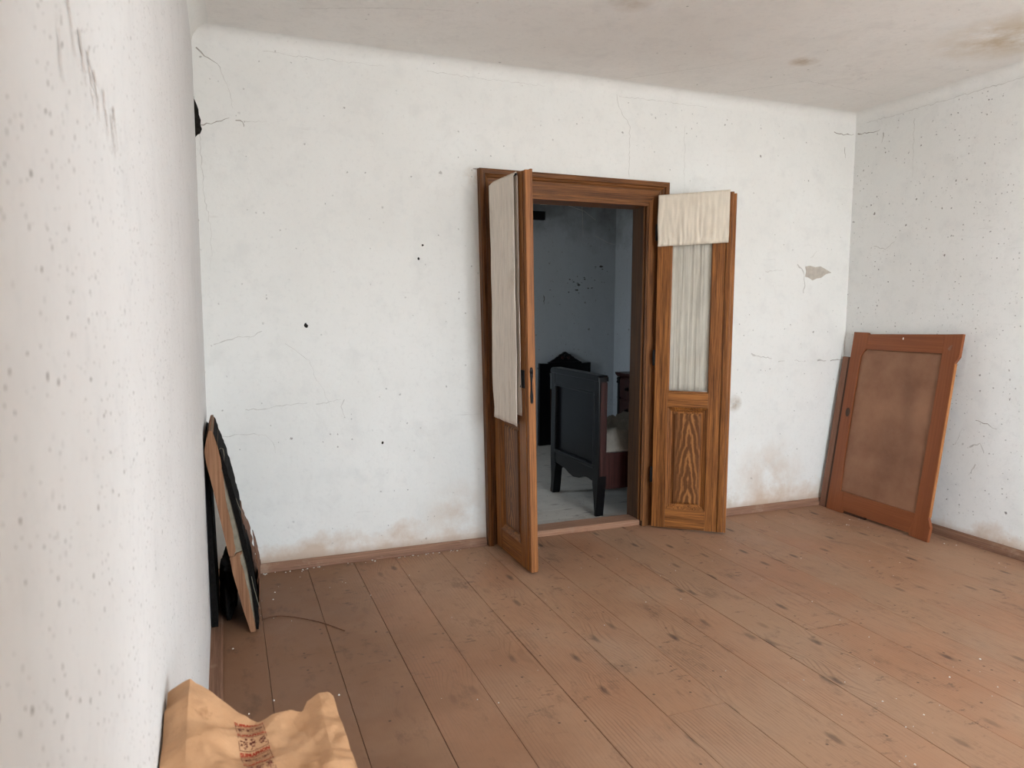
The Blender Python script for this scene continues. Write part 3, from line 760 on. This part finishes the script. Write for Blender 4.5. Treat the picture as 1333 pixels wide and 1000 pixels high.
drape('cloth_curtain', matR, 0.000, 0.450, -0.022, 0.060, LH + 0.010, 1.915, 1.70, M['linen'], 'short cream cloth folded over the top of the angled door leaf', 0.017, 3.0, shear=0.016, hem=1.0)
drape('cloth_curtain', matL, 0.085, 0.462, -0.030, -0.012, 2.232, 0.845, 0.90, M['linen2'], 'long cream cloth hanging down the edge-on door leaf', 0.014, 8.0, nu=60, nv=90, shear=-0.004)
box('cloth_rod', 0.06, 0.475, -0.024, -0.015, 2.216, 2.225, M['iron'], leafL)
# gathered curtains right behind the panes
def pane_curtain(mtx, w, label, seed):
    gx0, gx1 = 0.092, w - 0.146
    def fn(u, v):
        x = gx0 + (gx1 - gx0)*u; z = 0.955 + (LH - 0.16 - 0.955)*v
        y = 0.034 + 0.010*nz(u*9.5 + 0.5*nz(u*2, v*2.5, 3), v*0.8, seed) + 0.005*nz(u*21, v*1.3, seed + 3) + 0.002*nz(u*50, v*2.5, seed + 7)
        return mtx @ Vector((x, y, z))
    return tag(sheet('pane_curtain', fn, 90, 24, 0.0012, M['netting']), label, 'curtain')
pane_curtain(matR, 0.495, 'gathered pale curtain behind the glass of the angled door leaf', 2.0)
pane_curtain(matL, 0.545, 'gathered pale curtain behind the glass of the edge-on door leaf', 5.0)

# ================================================================== leaning framed panel (right)
def leaning_panel():
    Wd, Ht = 0.875, 1.345
    by, bx = -0.118, 4.312              # far bottom corner
    # local x runs from the far corner towards the camera (world -y), local z up the slope, local y into the wall
    lean = math.atan2(0.185, 1.325)
    r_ = tag(empty('framed_panel'), 'red-brown painted wooden frame with buckled canvas panel leaning in the corner', 'framed panel')
    rot = (Matrix.Rotation(R(-91.5), 3, 'Z') @ Matrix.Rotation(-lean, 3, 'X'))
    r_.rotation_euler = rot.to_euler(); r_.location = (bx, by, 0.001)
    T = 0.022
    # stiles with horns at the corners
    far = [(0.0, 0.0), (0.150, 0.0), (0.156, 0.018), (0.105, 0.018), (0.105, Ht - 0.012), (0.150, Ht - 0.012), (0.142, Ht), (0.0, Ht)]
    near = [(Wd - 0.10, 0.0 + 0.0), (Wd - 0.002, 0.0), (Wd + 0.004, 0.12), (Wd - 0.022, 0.17), (Wd - 0.022, Ht - 0.175), (Wd + 0.006, Ht - 0.135), (Wd + 0.008, Ht - 0.012), (Wd - 0.13, Ht - 0.012)]
    pz = lambda nm, pts, m, y0=0.0, y1=T: prism(nm, pts, y0, y1, 'y', m, r_, 0.0015)
    pz('stile', [(0.0, 0.0), (0.150, 0.0), (0.157, 0.020), (0.135, 0.1565), (0.105, 0.1575), (0.092, 0.5), (0.090, 0.9), (0.094, Ht - 0.18), (0.112, Ht - 0.145), (0.135, Ht - 0.1235), (0.135, Ht - 0.010), (0.128, Ht - 0.001), (0.0, Ht)], M['paint_red'])
    pz('stile', [(Wd - 0.145, 0.022), (Wd - 0.145, 0.006), (Wd - 0.002, 0.0), (Wd + 0.004, 0.10), (Wd - 0.022, 0.15), (Wd - 0.022, Ht - 0.175), (Wd + 0.004, Ht - 0.135), (Wd + 0.006, Ht + 0.014), (Wd - 0.120, Ht + 0.008), (Wd - 0.120, 0.159)], M['paint_red'])
    pz('rail', [(0.1355, Ht - 0.122), (Wd - 0.1205, Ht - 0.118), (Wd - 0.1205, Ht + 0.008), (0.1355, Ht - 0.012)], M['paint_red_x'])
    pz('rail', [(0.1575, 0.0215), (Wd - 0.1455, 0.0215), (Wd - 0.1205, 0.1605), (0.1355, 0.158)], M['paint_red_x'])
    box('raw_edge_strip', Wd - 0.0215, Wd - 0.0185, 0.003, T + 0.002, 0.16, Ht - 0.18, M['raw_edge'], r_)
    # buckled panel
    def fn(u, v):
        x = 0.088 + (Wd - 0.12 - 0.088)*u; z = 0.150 + (Ht - 0.118 - 0.150)*v
        e_ = (4*u*(1-u))**0.7 * (4*v*(1-v))**0.7
        y = 0.013 - 1.3*e_*(0.006*math.sin(v*7.5 + 0.7) + 0.009*nz(u*2.2, v*2.6, 3.3) + 0.010*math.exp(-((u-0.55-0.25*(1-v))**2)/0.012)*(-0.7) + 0.006*math.sin(u*9+v*2))
        return (x, y, z)
    tag(sheet('canvas_panel', fn, 48, 60, 0.004, M['canvas'], r_), 'buckled brown canvas infill')
    # keyhole escutcheon and scars
    kx, kz = 0.060, 0.745
    prism('keyhole_plate', [(kx + 0.020*math.cos(a)*(1 if abs(math.sin(a)) < .8 else .8), kz + 0.034*math.sin(a)) for a in [k*math.pi/8 for k in range(16)]], -0.002, 0.001, 'y', M['dark_board'], r_)
    prism('scar', [(Wd - 0.085, Ht - 0.085), (Wd - 0.07, Ht - 0.065), (Wd - 0.055, Ht - 0.058), (Wd - 0.06, Ht - 0.085), (Wd - 0.072, Ht - 0.098)], -0.0008, 0.001, 'y', M['pink_board'], r_)
    box('nail', 0.438, 0.444, -0.004, 0.001, Ht - 0.04, Ht - 0.026, M['chip'], r_)
    return r_
leaning_panel()
# narrow board behind it
bd = tag(empty('leaning_board', (4.296, -0.034, 0.001)), 'narrow brown board leaning behind the framed panel', 'board')
rotb = Matrix.Rotation(R(-90), 3, 'Z') @ Matrix.Rotation(-math.atan2(0.165, 1.14), 3, 'X')
bd.rotation_euler = rotb.to_euler()
box('board_face', 0.0, 0.42, 0.030, 0.052, 0, 1.16, M['dark_board'], bd, 0.001)
box('board_edge', -0.004, 0.050, 0.0285, 0.0295, 0.0, 1.158, M['pink_board'], bd)
bd.location = (4.296, -0.040, 0.001)

# ================================================================== tattered padded panel (left)
def XZ(pts): return pts
def tattered():
    r_ = tag(empty('padded_panel', (0.17, -0.8, 0)), 'tattered padded panel with torn black cover leaning on the speckled wall', 'panel')
    inv = Vector((0.17, -0.8, 0))
    def pr(nm, pts, y0, y1, mat, bevel=0.0, label=None):
        o = prism(nm, [(x - inv.x, z) for x, z in pts], y0 - inv.y, y1 - inv.y, 'y', mat, r_, bevel)
        if label: tag(o, label)
        return o
    cl = [(0.170, 0.002), (0.143, 0.109), (0.123, 0.204), (0.103, 0.290), (0.087, 0.390), (0.068, 0.499), (0.052, 0.590), (0.036, 0.680), (0.012, 0.804), (0.004, 0.864), (0.014, 0.915), (0.026, 0.956), (0.034, 0.958)]
    crr = [(0.039, 0.951), (0.059, 0.887), (0.075, 0.809), (0.078, 0.781), (0.094, 0.702), (0.111, 0.619), (0.136, 0.492), (0.150, 0.411), (0.167, 0.325), (0.183, 0.213), (0.194, 0.101), (0.198, 0.012), (0.193, 0.001)]
    rnd = random.Random(5)
    def jag(pts, n, amp):
        out_ = []
        for i in range(len(pts)-1):
            for k in range(n):
                f = k/n; out_.append((pts[i][0]*(1-f) + pts[i+1][0]*f + rnd.uniform(-amp, amp), pts[i][1]*(1-f) + pts[i+1][1]*f + rnd.uniform(-amp, amp)))
        return out_ + [pts[-1]]
    inn = lambda pts, d: [(x + d, z) for x, z in pts]
    pr('lining', inn(cl, 0.006) + inn(crr, -0.002), -0.796, -0.30, M['lining'], 0.0, 'grey-green lining showing where the card is split')
    # card skin: a long upper strip and a lower wrap, split and peeling along their inner edge
    up = [(x, z) for x, z in cl if z > 0.375]
    split = jag([(0.041, 0.948), (0.058, 0.885), (0.074, 0.812), (0.072, 0.775), (0.080, 0.74), (0.082, 0.67), (0.092, 0.60), (0.104, 0.52), (0.113, 0.46), (0.117, 0.405), (0.112, 0.372)], 4, 0.0016)
    pr('card_strip', [(0.090, 0.376)] + up + split, -0.812, -0.30, M['kraft_dark'], 0.003, 'brown card strip, split and peeling')
    low = [(x, z) for x, z in cl if z < 0.375]
    sp2 = jag([(0.146, 0.392), (0.142, 0.375), (0.134, 0.383), (0.136, 0.355), (0.147, 0.31), (0.160, 0.24), (0.172, 0.16), (0.182, 0.09), (0.192, 0.030), (0.192, 0.002)], 4, 0.0015)
    pr('card_wrap', low + [(0.092, 0.372), (0.112, 0.368), (0.120, 0.385)] + sp2, -0.809, -0.30, M['kraft_dark'], 0.003, 'lower card wrapping')
    outer = jag([(0.044, 0.944), (0.066, 0.872), (0.086, 0.806), (0.106, 0.727), (0.126, 0.637), (0.146, 0.545), (0.161, 0.453), (0.178, 0.378), (0.192, 0.285), (0.202, 0.192), (0.209, 0.099), (0.206, 0.012)], 5, 0.0028)
    inner = [(0.196, 0.012), (0.190, 0.10), (0.179, 0.213), (0.163, 0.325), (0.146, 0.411), (0.132, 0.492), (0.107, 0.619), (0.090, 0.702), (0.074, 0.781), (0.071, 0.809), (0.045, 0.905)]
    pr('torn_cover', outer + inner, -0.805, -0.28, M['black_cloth'], 0.0, 'ragged black cloth cover')
    # torn leather flap peeling away low down
    def flap(u, v):
        z = 0.06 + 0.44*v
        xb = 0.148 + 0.058*(1 - v) + 0.006*math.sin(v*9)
        wid = 0.046*math.sin(math.pi*min(1, 0.12 + v*0.95))*(0.75 + 0.45*nz(v*9, 1.0, 0.5))
        x = xb + wid*u + 0.005*nz(u*6, v*14, 2)
        y = -0.60 + 0.30*u + 0.02*nz(u*4, v*8, 7)
        return Vector((x, y, z + 0.02*nz(u*5, v*5, 3))) - inv
    tag(sheet('leather_flap', flap, 14, 40, 0.004, M['leather'], r_), 'curling torn brown leather')
    def flap2(u, v):
        z = 0.02 + 0.36*v
        x = 0.203 + 0.030*math.sin(math.pi*v)*(0.5 + 0.5*u) + 0.004*nz(u*4, v*12, 4)
        y = -0.74 + 0.30*u
        return Vector((x, y, z)) - inv
    sheet('leather_edge', flap2, 8, 24, 0.003, M['leather'], r_)
    # black stuffing poking out behind
    for k, (x, y, z, s) in enumerate([(0.082, -0.74, 0.335, 0.026), (0.088, -0.73, 0.30, 0.022)]):
        bm = bmesh.new(); bmesh.ops.create_icosphere(bm, subdivisions=3, radius=s)
        for v in bm.verts:
            v.co *= 1 + 0.45*nz(v.co.x*60, v.co.y*60, v.co.z*60 + k)
            v.co += Vector((x, y, z)) - inv
        frombm('stuffing_tuft', bm, M['black_cloth'], r_, True)
    # loose threads
    T_ = [[(0.060, -0.80, 0.86), (0.072, -0.80, 0.875), (0.082, -0.80, 0.87), (0.086, -0.80, 0.84), (0.082, -0.80, 0.80)],
          [(0.128, -0.80, 0.64), (0.140, -0.80, 0.60), (0.152, -0.80, 0.57), (0.168, -0.80, 0.53)],
          [(0.182, -0.81, 0.27), (0.190, -0.81, 0.22), (0.205, -0.81, 0.15), (0.214, -0.81, 0.11)]]
    for t_ in T_: tube('loose_thread', [Vector(p) - inv for p in t_], 0.0012, M['lining'], r_, 5)
tattered()
# thin black sheet flat against the wall behind it, dark rag enlarged to stand in for deep shade
bb = tag(empty('black_sheet', (0.012, -0.45, 0.0)), 'thin black sheet upright against the speckled wall behind the padded panel', 'sheet')
prism('sheet_face', [(-0.008, 0.02), (-0.010, 0.90), (0.0, 0.89), (0.009, 0.55), (0.015, 0.30), (0.020, 0.02)], -0.28, 0.32, 'y', M['black_cloth'], bb)
def rag():
    bm = bmesh.new(); bmesh.ops.create_icosphere(bm, subdivisions=4, radius=1.0)
    for v in bm.verts:
        n = v.co.normalized()
        s = 1 + 0.30*nz(n.x*2.2, n.y*2.2, n.z*2.2) + 0.14*nz(n.x*7, n.y*7, n.z*7)
        v.co = Vector((n.x*0.040*s, n.y*0.28*s, max(0.0, 0.10 + n.z*0.16*s)))
    o = frombm('black_rag', bm, M['black_cloth'], None, True); o.location = (0.082, -0.40, 0.0)
    tag(o, 'crumpled black rag filling in the deep shade on the floor behind the padded panel', 'rag')
rag()
# thin wire on the floor
W = [(0.225, -0.690, 0.004), (0.265, -0.672, 0.006), (0.311, -0.671, 0.004), (0.37, -0.705, 0.0035), (0.43, -0.755, 0.0025), (0.48, -0.805, 0.0025), (0.524, -0.864, 0.0025), (0.555, -0.91, 0.0025), (0.579, -0.947, 0.0025)]
tag(tube('wire', W, 0.0022, M['leather'], None, 6), 'thin bent brown wire lying on the floorboards', 'wire')

# ================================================================== paper bag
BZ = 0.862
def bag_far(x):
    K = [(0.012, -3.045), (0.040, -3.052), (0.075, -3.085), (0.115, -3.112), (0.134, -3.122), (0.160, -3.114), (0.185, -3.110), (0.200, -3.113), (0.203, -3.103), (0.2045, -3.107), (0.2075, -3.092), (0.228, -3.087), (0.243, -3.085), (0.248, -3.092), (0.262, -3.13)]
    for (a, b), (c, d) in zip(K[:-1], K[1:]):
        if x <= c: return b + (d - b)*max(0, (x - a))/(c - a)
    return K[-1][1]
def fold(t): return abs((t % 2.0) - 1.0)
def bag_z(x, y):
    h = BZ + 0.052*max(0.0, 1 - abs(x - 0.036)/0.085)*max(0.0, 1 - math.hypot(y + 3.055, (x - 0.036)*0.6)/0.22)
    h += 0.018*math.exp(-((x - 0.045)**2)/0.003)*math.exp(-((y + 3.20)**2)/0.03)
    h += 0.007*max(0.0, 1 - abs(x - 0.228)/0.03)
    h += 0.0065*(fold(x*17 + y*9 + 0.4*nz(x*9, y*9, 1)) + fold(x*11 - y*23 + 0.8*nz(x*12, y*12, 5)) - 1)
    h += 0.007*nz(x*22, y*22, 2.0) + 0.0035*abs(nz(x*38 + 3, y*30, 4.0)) + 0.002*nz(x*60, y*60, 7.0)
    return h
def bag():
    r_ = tag(empty('paper_bag', (0.13, -3.3, 0.83)), 'crumpled brown kraft paper bag with red stamped pictures beside the wall', 'paper bag')
    o0 = Vector((0.13, -3.3, 0.83)); nu, nv = 90, 110
    V, F = [], []
    def XY(i, j):
        u, v = i/nu, j/nv
        x = 0.003 + (0.250 - 0.003)*u
        yf = bag_far(x); y = yf + (-3.56 - yf)*v
        x2 = x + (0.022*max(0, v - 0.0))*max(0, (u - 0.75))*4*0.8
        return x2, y
    for s in (0, 1):
        for i in range(nu+1):
            for j in range(nv+1):
                x, y = XY(i, j); e_ = min(1.0, min(j, nv - j, i, nu - i)/3.0)
                z = bag_z(x, y)
                if s == 1: z = z - 0.003 - (z - 0.003 - 0.832)*e_ if e_ < 1 else 0.832
                V.append(Vector((x, y, z)) - o0)
    id_ = lambda i, j, s: (s*(nu+1) + i)*(nv+1) + j
    for i in range(nu):
        for j in range(nv):
            F.append((id_(i,j,0), id_(i+1,j,0), id_(i+1,j+1,0), id_(i,j+1,0)))
            F.append((id_(i,j,1), id_(i,j+1,1), id_(i+1,j+1,1), id_(i+1,j,1)))
    for i in range(nu):
        F.append((id_(i,0,0), id_(i,0,1), id_(i+1,0,1), id_(i+1,0,0))); F.append((id_(i,nv,0), id_(i+1,nv,0), id_(i+1,nv,1), id_(i,nv,1)))
    for j in range(nv):
        F.append((id_(0,j,0), id_(0,j+1,0), id_(0,j+1,1), id_(0,j,1))); F.append((id_(nu,j,0), id_(nu,j,1), id_(nu,j+1,1), id_(nu,j+1,0)))
    body = obj('bag_body', V, F, M['kraft'], r_)
    # printed stamps: a column of framed pictures between lines of lettering
    A = Vector((0.0985, -3.132)); a = R(2.5)
    ex = Vector((math.cos(a), math.sin(a))); ey = Vector((math.sin(R(6)), -math.cos(R(6))))
    def P(s, t): return A + ex*s + ey*t
    def lay(nm, bm, mat):
        for v in bm.verts:
            q = P(v.co.x, v.co.y); v.co = Vector((q.x, q.y, bag_z(q.x, q.y) + 0.0011)) - o0
        return frombm(nm, bm, mat, r_)
    def quad(bm, s0, s1, t0, t1, n=6):
        lo = []
        for k in range(n+1):
            s = s0 + (s1 - s0)*k/n; lo.append((bm.verts.new((s, t0, 0)), bm.verts.new((s, t1, 0))))
        for k in range(n): bm.faces.new((lo[k][0], lo[k+1][0], lo[k+1][1], lo[k][1]))
    cu = bpy.data.curves.new('lettering', 'FONT'); cu.body = 'SUPRAPHON'; cu.size = 0.0078; cu.align_x = 'LEFT'; cu.resolution_u = 2; cu.offset = 0.00022
    to = bpy.data.objects.new('lettering', cu); COL.objects.link(to)
    bpy.context.view_layer.update()
    me = bpy.data.meshes.new_from_object(to.evaluated_get(bpy.context.evaluated_depsgraph_get()))
    bpy.data.objects.remove(to)
    xs = [v.co.x for v in me.vertices]; wtx = max(xs) - min(xs)
    pitch_ = 0.0315; Wb = 0.040
    for k in range(9):
        t0 = k*pitch_
        bm = bmesh.new(); bm.from_mesh(me)
        for v in bm.verts: v.co = Vector(((v.co.x - min(xs))/wtx*Wb, t0 + 0.0055 - v.co.y, 0))
        lay('lettering', bm, M['ink_red'])
        bm = bmesh.new(); q = 0.0007
        quad(bm, 0, Wb, t0 + 0.0070, t0 + 0.0070 + q); quad(bm, 0, Wb, t0 + 0.0285, t0 + 0.0285 + q)
        quad(bm, 0, q, t0 + 0.0070, t0 + 0.029, 1); quad(bm, Wb - q, Wb, t0 + 0.0070, t0 + 0.029, 1)
        lay('stamp_frame', bm, M['ink_dark'])
        rnd = random.Random(20 + k); bm = bmesh.new()
        for c in range(3):
            s0 = 0.0075 + c*0.0125
            for m in range(30):   # small engraved picture made of short strokes
                ss = s0 + rnd.uniform(-0.0045, 0.0045); tt = t0 + 0.0175 + rnd.gauss(0, 0.0033)
                dl = rnd.uniform(0.0010, 0.0034); an = rnd.uniform(-0.8, 0.8); wd = rnd.uniform(0.0006, 0.0013)
                d = Vector((math.cos(an), math.sin(an), 0)); n = Vector((-d.y, d.x, 0))
                c0 = Vector((ss, tt, 0))
                bm.faces.new([bm.verts.new(c0 + d*sx*dl/2 + n*sy*wd/2) for sx, sy in ((-1,-1),(1,-1),(1,1),(-1,1))])
        lay('stamp_picture', bm, M['ink_dark'])
bag()
# low stand that carries the bag (below the frame)
stn = tag(empty('wooden_stand', (0.135, -3.38, 0)), 'narrow wooden stand carrying the paper bag against the wall', 'stand')
box('top_board', -0.100, 0.085, -0.15, 0.19, 0.806, 0.830, M['dark_board'], stn, 0.003)
for sx in (-0.092, 0.050):
    for sy in (-0.14, 0.14):
        prism('leg', [(sx, sy), (sx + 0.028, sy), (sx + 0.028, sy + 0.028), (sx, sy + 0.028)], 0.020 if sx < 0 else 0.0, 0.806, 'z', M['dark_board'], stn)
box('shelf_rail', -0.064, 0.050, -0.126, 0.154, 0.30, 0.32, M['dark_board'], stn)

# ================================================================== plaster crumbs on the floor
def crumbs():
    rnd = random.Random(11); bm = bmesh.new()
    spots = [(4.2, -0.55), (2.9, -2.3), (0.24, -1.5), (0.26, -0.25), (0.45, -0.1), (4.4, -1.0), (2.4, -2.4), (0.25, -0.62), (2.2, -2.55), (0.62, -0.35), (0.08, -0.95)]
    P = []
    for sx, sy in spots:
        for k in range(5): P.append((rnd.gauss(sx, 0.07), rnd.gauss(sy, 0.12), rnd.uniform(0.0015, 0.0055)))
    for k in range(80): P.append((rnd.uniform(0.1, 4.45), rnd.uniform(-3.0, -0.06), rnd.uniform(0.0012, 0.0038)))
    for k in range(40): P.append((rnd.uniform(0.25, 1.5), rnd.uniform(-0.06, -0.035), rnd.uniform(0.002, 0.007)))
    for x, y, s in P:
        if x < 0.06 or x > 4.48 or y > -0.034: continue
        a = rnd.uniform(0, 6.28); n = rnd.choice((4, 5, 6)); h = s*rnd.uniform(0.25, 0.5)
        pt = [(x + s*rnd.uniform(.6, 1.2)*math.cos(a + k*6.283/n), y + s*rnd.uniform(.6, 1.2)*math.sin(a + k*6.283/n)) for k in range(n)]
        A = [bm.verts.new((p[0], p[1], -0.001)) for p in pt]; B_ = [bm.verts.new((x + (p[0]-x)*.7, y + (p[1]-y)*.7, h)) for p in pt]
        bm.faces.new(B_)
        for k in range(n): bm.faces.new((A[k], A[(k+1) % n], B_[(k+1) % n], B_[k]))
    o = frombm('plaster_crumbs', bm, M['chip']); tag(o, 'white plaster crumbs scattered over the floorboards', 'crumbs', kind='stuff')
crumbs()

# ================================================================== next room: bed, headboard, chest, bracket
def bed():
    r_ = tag(empty('bed', (2.595, 0.68, 0)), 'dark bed seen from its black panelled footboard with curved legs', 'bed')
    o = Vector((2.595, 0.68, 0))
    px = lambda nm, pts, x0, x1, mat, bev=0.0: prism(nm, [(y - o.y, z) for y, z in pts], x0 - o.x, x1 - o.x, 'x', mat, r_, bev)
    bx = lambda nm, x0, x1, y0, y1, z0, z1, mat, bev=0.0: box(nm, x0-o.x, x1-o.x, y0-o.y, y1-o.y, z0, z1, mat, r_, bev)
    # posts running down into curved legs
    near = [(0.275, 1.0), (0.270, 0.30), (0.276, 0.20), (0.290, 0.10), (0.300, 0.0), (0.322, 0.0), (0.330, 0.10), (0.345, 0.18), (0.360, 0.235), (0.345, 0.30), (0.340, 1.0)]
    far = [(1.080, 1.0), (1.085, 0.30), (1.078, 0.22), (1.066, 0.14), (1.070, 0.06), (1.090, 0.02), (1.088, 0.0), (1.040, 0.0), (1.028, 0.02), (1.018, 0.10), (1.008, 0.19), (0.985, 0.245), (1.01, 0.30), (1.015, 1.0)]
    px('post', near, 2.560, 2.625, M['bed_black'], 0.005); px('post', far, 2.560, 2.625, M['bed_black'], 0.005)
    px('post_side', [(0.2685, 0.98), (0.2685, 0.30), (0.2675, 0.30), (0.2675, 0.98)], 2.572, 2.624, M['bed_red'])
    # top rail with rounded shoulders
    top = [(0.268, 0.985), (0.268, 1.012), (0.285, 1.028), (0.60, 1.030), (1.06, 1.030), (1.088, 1.010), (1.088, 0.985)]
    px('top_cap', top, 2.552, 2.634, M['bed_black'], 0.006)
    bx('top_rail', 2.562, 2.620, 0.34, 1.015, 0.90, 0.985, M['bed_black'])
    bx('panel', 2.585, 2.612, 0.335, 1.02, 0.33, 0.92, M['bed_black'])
    for a in ((0.34, 1.015, 0.885, 0.905), (0.34, 1.015, 0.345, 0.375)):
        bx('panel_moulding', 2.556, 2.586, *a, M['bed_black'], 0.006)
    bx('panel_moulding', 2.556, 2.586, 0.338, 0.356, 0.376, 0.884, M['bed_black'], 0.005)
    bx('panel_moulding', 2.556, 2.586, 1.000, 1.017, 0.376, 0.884, M['bed_black'], 0.005)
    ap = [(0.338, 0.35), (0.338, 0.262), (0.37, 0.250), (0.44, 0.262), (0.50, 0.258), (0.58, 0.225), (0.68, 0.212), (0.76, 0.226), (0.82, 0.250), (0.90, 0.255), (0.98, 0.262), (1.017, 0.27), (1.017, 0.35)]
    px('apron', ap, 2.564, 2.600, M['bed_black'], 0.003)
    # side rails, base, headboard
    bx('side_rail', 2.620, 4.10, 0.280, 0.310, 0.20, 0.465, M['bed_red'], 0.002)
    bx('side_rail', 2.620, 4.10, 1.045, 1.075, 0.20, 0.465, M['bed_red'], 0.002)
    bx('base_board', 2.625, 4.10, 0.3105, 1.0445, 0.36, 0.40, M['bed_red'])
    bx('headboard', 4.10, 4.16, 0.27, 1.085, 0.0, 1.15, M['bed_red'], 0.006)
    def bd_(u, v):
        x = 2.632 + 1.1*u; y = 0.3125 + 0.72*v
        edge = min(1.0, min(v, 1-v)*10)
        z = 0.47 + edge*(0.135 + 0.05*nz(x*7, y*6, 1.0) + 0.035*nz(x*18, y*16, 4.0) + 0.02*abs(nz(x*34, y*30, 9)))
        return (x, y, z)
    q = tag(sheet('bedding', bd_, 70, 50, 0.006, M['bedding']), 'crumpled grey bedding heaped on the dark bed', 'bedding')
    def sd(u, v):   # the side that hangs down to the base
        return (2.632 + 1.1*u, 0.3125 + 0.006*nz(u*40, v*6, 2), 0.402 + 0.07*v)
    s2 = sheet('bedding_side', sd, 60, 6, 0.004, M['bedding'], q)
bed()
def headboard():
    r_ = tag(empty('carved_headboard', (3.585, FYB - 0.06, 0)), 'dark headboard with carved crest standing against the far wall', 'headboard')
    py = lambda nm, pts, y0, y1, mat, bev=0.0: prism(nm, pts, y0, y1, 'y', mat, r_, bev)
    m = M['bed_black']
    py('post', [(-0.31, 0), (-0.170, 0), (-0.185, 0.75), (-0.20, 0.90), (-0.31, 0.905)], 0.0, 0.045, m, 0.003)
    py('post', [(0.31, 0), (0.17, 0), (0.185, 0.75), (0.20, 0.90), (0.31, 0.905)], 0.0, 0.045, m, 0.003)
    py('top_rail', [(-0.1995, 0.80), (0.1995, 0.80), (0.1995, 0.915), (-0.1995, 0.915)], 0.002, 0.040, m)
    py('lower_board', [(-0.172, 0.0), (0.172, 0.0), (0.180, 0.62), (-0.180, 0.62)], 0.012, 0.030, M['dark_board'])
    crest = [(-0.20, 0.9155), (-0.165, 0.925), (-0.14, 0.945), (-0.115, 0.950), (-0.10, 0.972), (-0.075, 0.978), (-0.062, 1.0), (-0.035, 1.004), (-0.018, 1.022), (0.0, 1.028),
             (0.018, 1.022), (0.035, 1.004), (0.062, 1.0), (0.075, 0.978), (0.10, 0.972), (0.115, 0.950), (0.14, 0.945), (0.165, 0.925), (0.20, 0.9155)]
    cr_ = py('crest', crest, 0.006, 0.036, m, 0.003)
    for s in (-1, 1): lathe('scroll', [(0.018, 0), (0.020, 0.004), (0.012, 0.010), (0.004, 0.012)], (s*0.035, 0.006, 0.965), (0, -1, 0), M['bed_red'], cr_, 12)
    lathe('rosette', [(0.022, 0), (0.022, 0.006), (0.010, 0.014), (0.003, 0.016)], (0, 0.006, 0.985), (0, -1, 0), m, cr_, 12)
headboard()
def chest():
    r_ = tag(empty('chest_of_drawers', (3.98, 1.65, 0)), 'dark reddish chest of drawers with round pulls beyond the bed', 'chest')
    o = Vector((3.98, 1.65, 0))
    bx = lambda nm, x0, x1, y0, y1, z0, z1, mat, p=r_, bev=0.002: box(nm, x0-o.x, x1-o.x, y0-o.y, y1-o.y, z0, z1, mat, p, bev)
    bx('carcass', 3.765, 4.205, 1.22, 2.075, 0.06, 0.825, M['bed_red'])
    prism('top_cornice', [(3.735-o.x, 0.848), (3.728-o.x, 0.872), (4.21-o.x, 0.872), (4.21-o.x, 0.826), (3.760-o.x, 0.826)], 1.19-o.y, 2.105-o.y, 'y', M['bed_red'], r_, 0.003)
    for z0, z1 in ((0.625, 0.81), (0.41, 0.605), (0.20, 0.39)):
        d = bx('drawer_front', 3.747, 3.766, 1.27, 2.035, z0, z1, M['bed_red'])
        for y in (1.43, 1.885):
            lathe('pull', [(0.020, 0), (0.022, 0.003), (0.010, 0.008), (0.010, 0.016), (0.017, 0.022), (0.012, 0.030), (0.002, 0.032)], (3.747-o.x, y-o.y, (z0+z1)/2), (-1, 0, 0), M['iron'], d, 12)
    bx('corner_column', 3.745, 3.766, 2.040, 2.078, 0.06, 0.80, M['bed_black'])
    lathe('corner_cap', [(0.020, 0), (0.024, 0.01), (0.016, 0.03), (0.022, 0.045), (0.012, 0.06)], (3.748-o.x, 2.06-o.y, 0.765), (0, 0, 1), M['bed_black'], r_, 12)
    for x in (3.77, 4.16):
        for y in (1.23, 2.03): bx('foot', x, x + 0.035, y, y + 0.035, 0.0, 0.06, M['bed_black'])
chest()
rl = tag(empty('curtain_rail', (2.75, FYB, 2.475)), 'dark square curtain rail fixed high on the dim far wall', 'rail')
box('rail', -0.55, 0.555, -0.11, -0.055, -0.043, 0.045, M['iron'], rl, 0.002)
for x in (-0.45, 0.40): box('bracket', x, x + 0.03, -0.0545, 0.004, -0.03, 0.03, M['iron'], rl)
# cobweb threads under the door head
cw = tag(empty('cobweb', (3.9, FYB - 0.02, 2.5)), 'pale cobweb threads sagging near the top of the dim far wall', 'cobweb')
for i, pts in enumerate([[(-0.62, 0, 0.10), (-0.35, -0.01, 0.12), (-0.1, -0.01, 0.06), (0.05, 0.0, -0.03)], [(-0.12, 0, 0.13), (-0.11, -0.005, -0.05), (-0.10, 0, -0.19)], [(0.05, 0, -0.20), (0.2, -0.01, -0.27), (0.30, 0, -0.29)]]):
    tube('thread', pts, 0.0018, M['chip'], cw, 4)
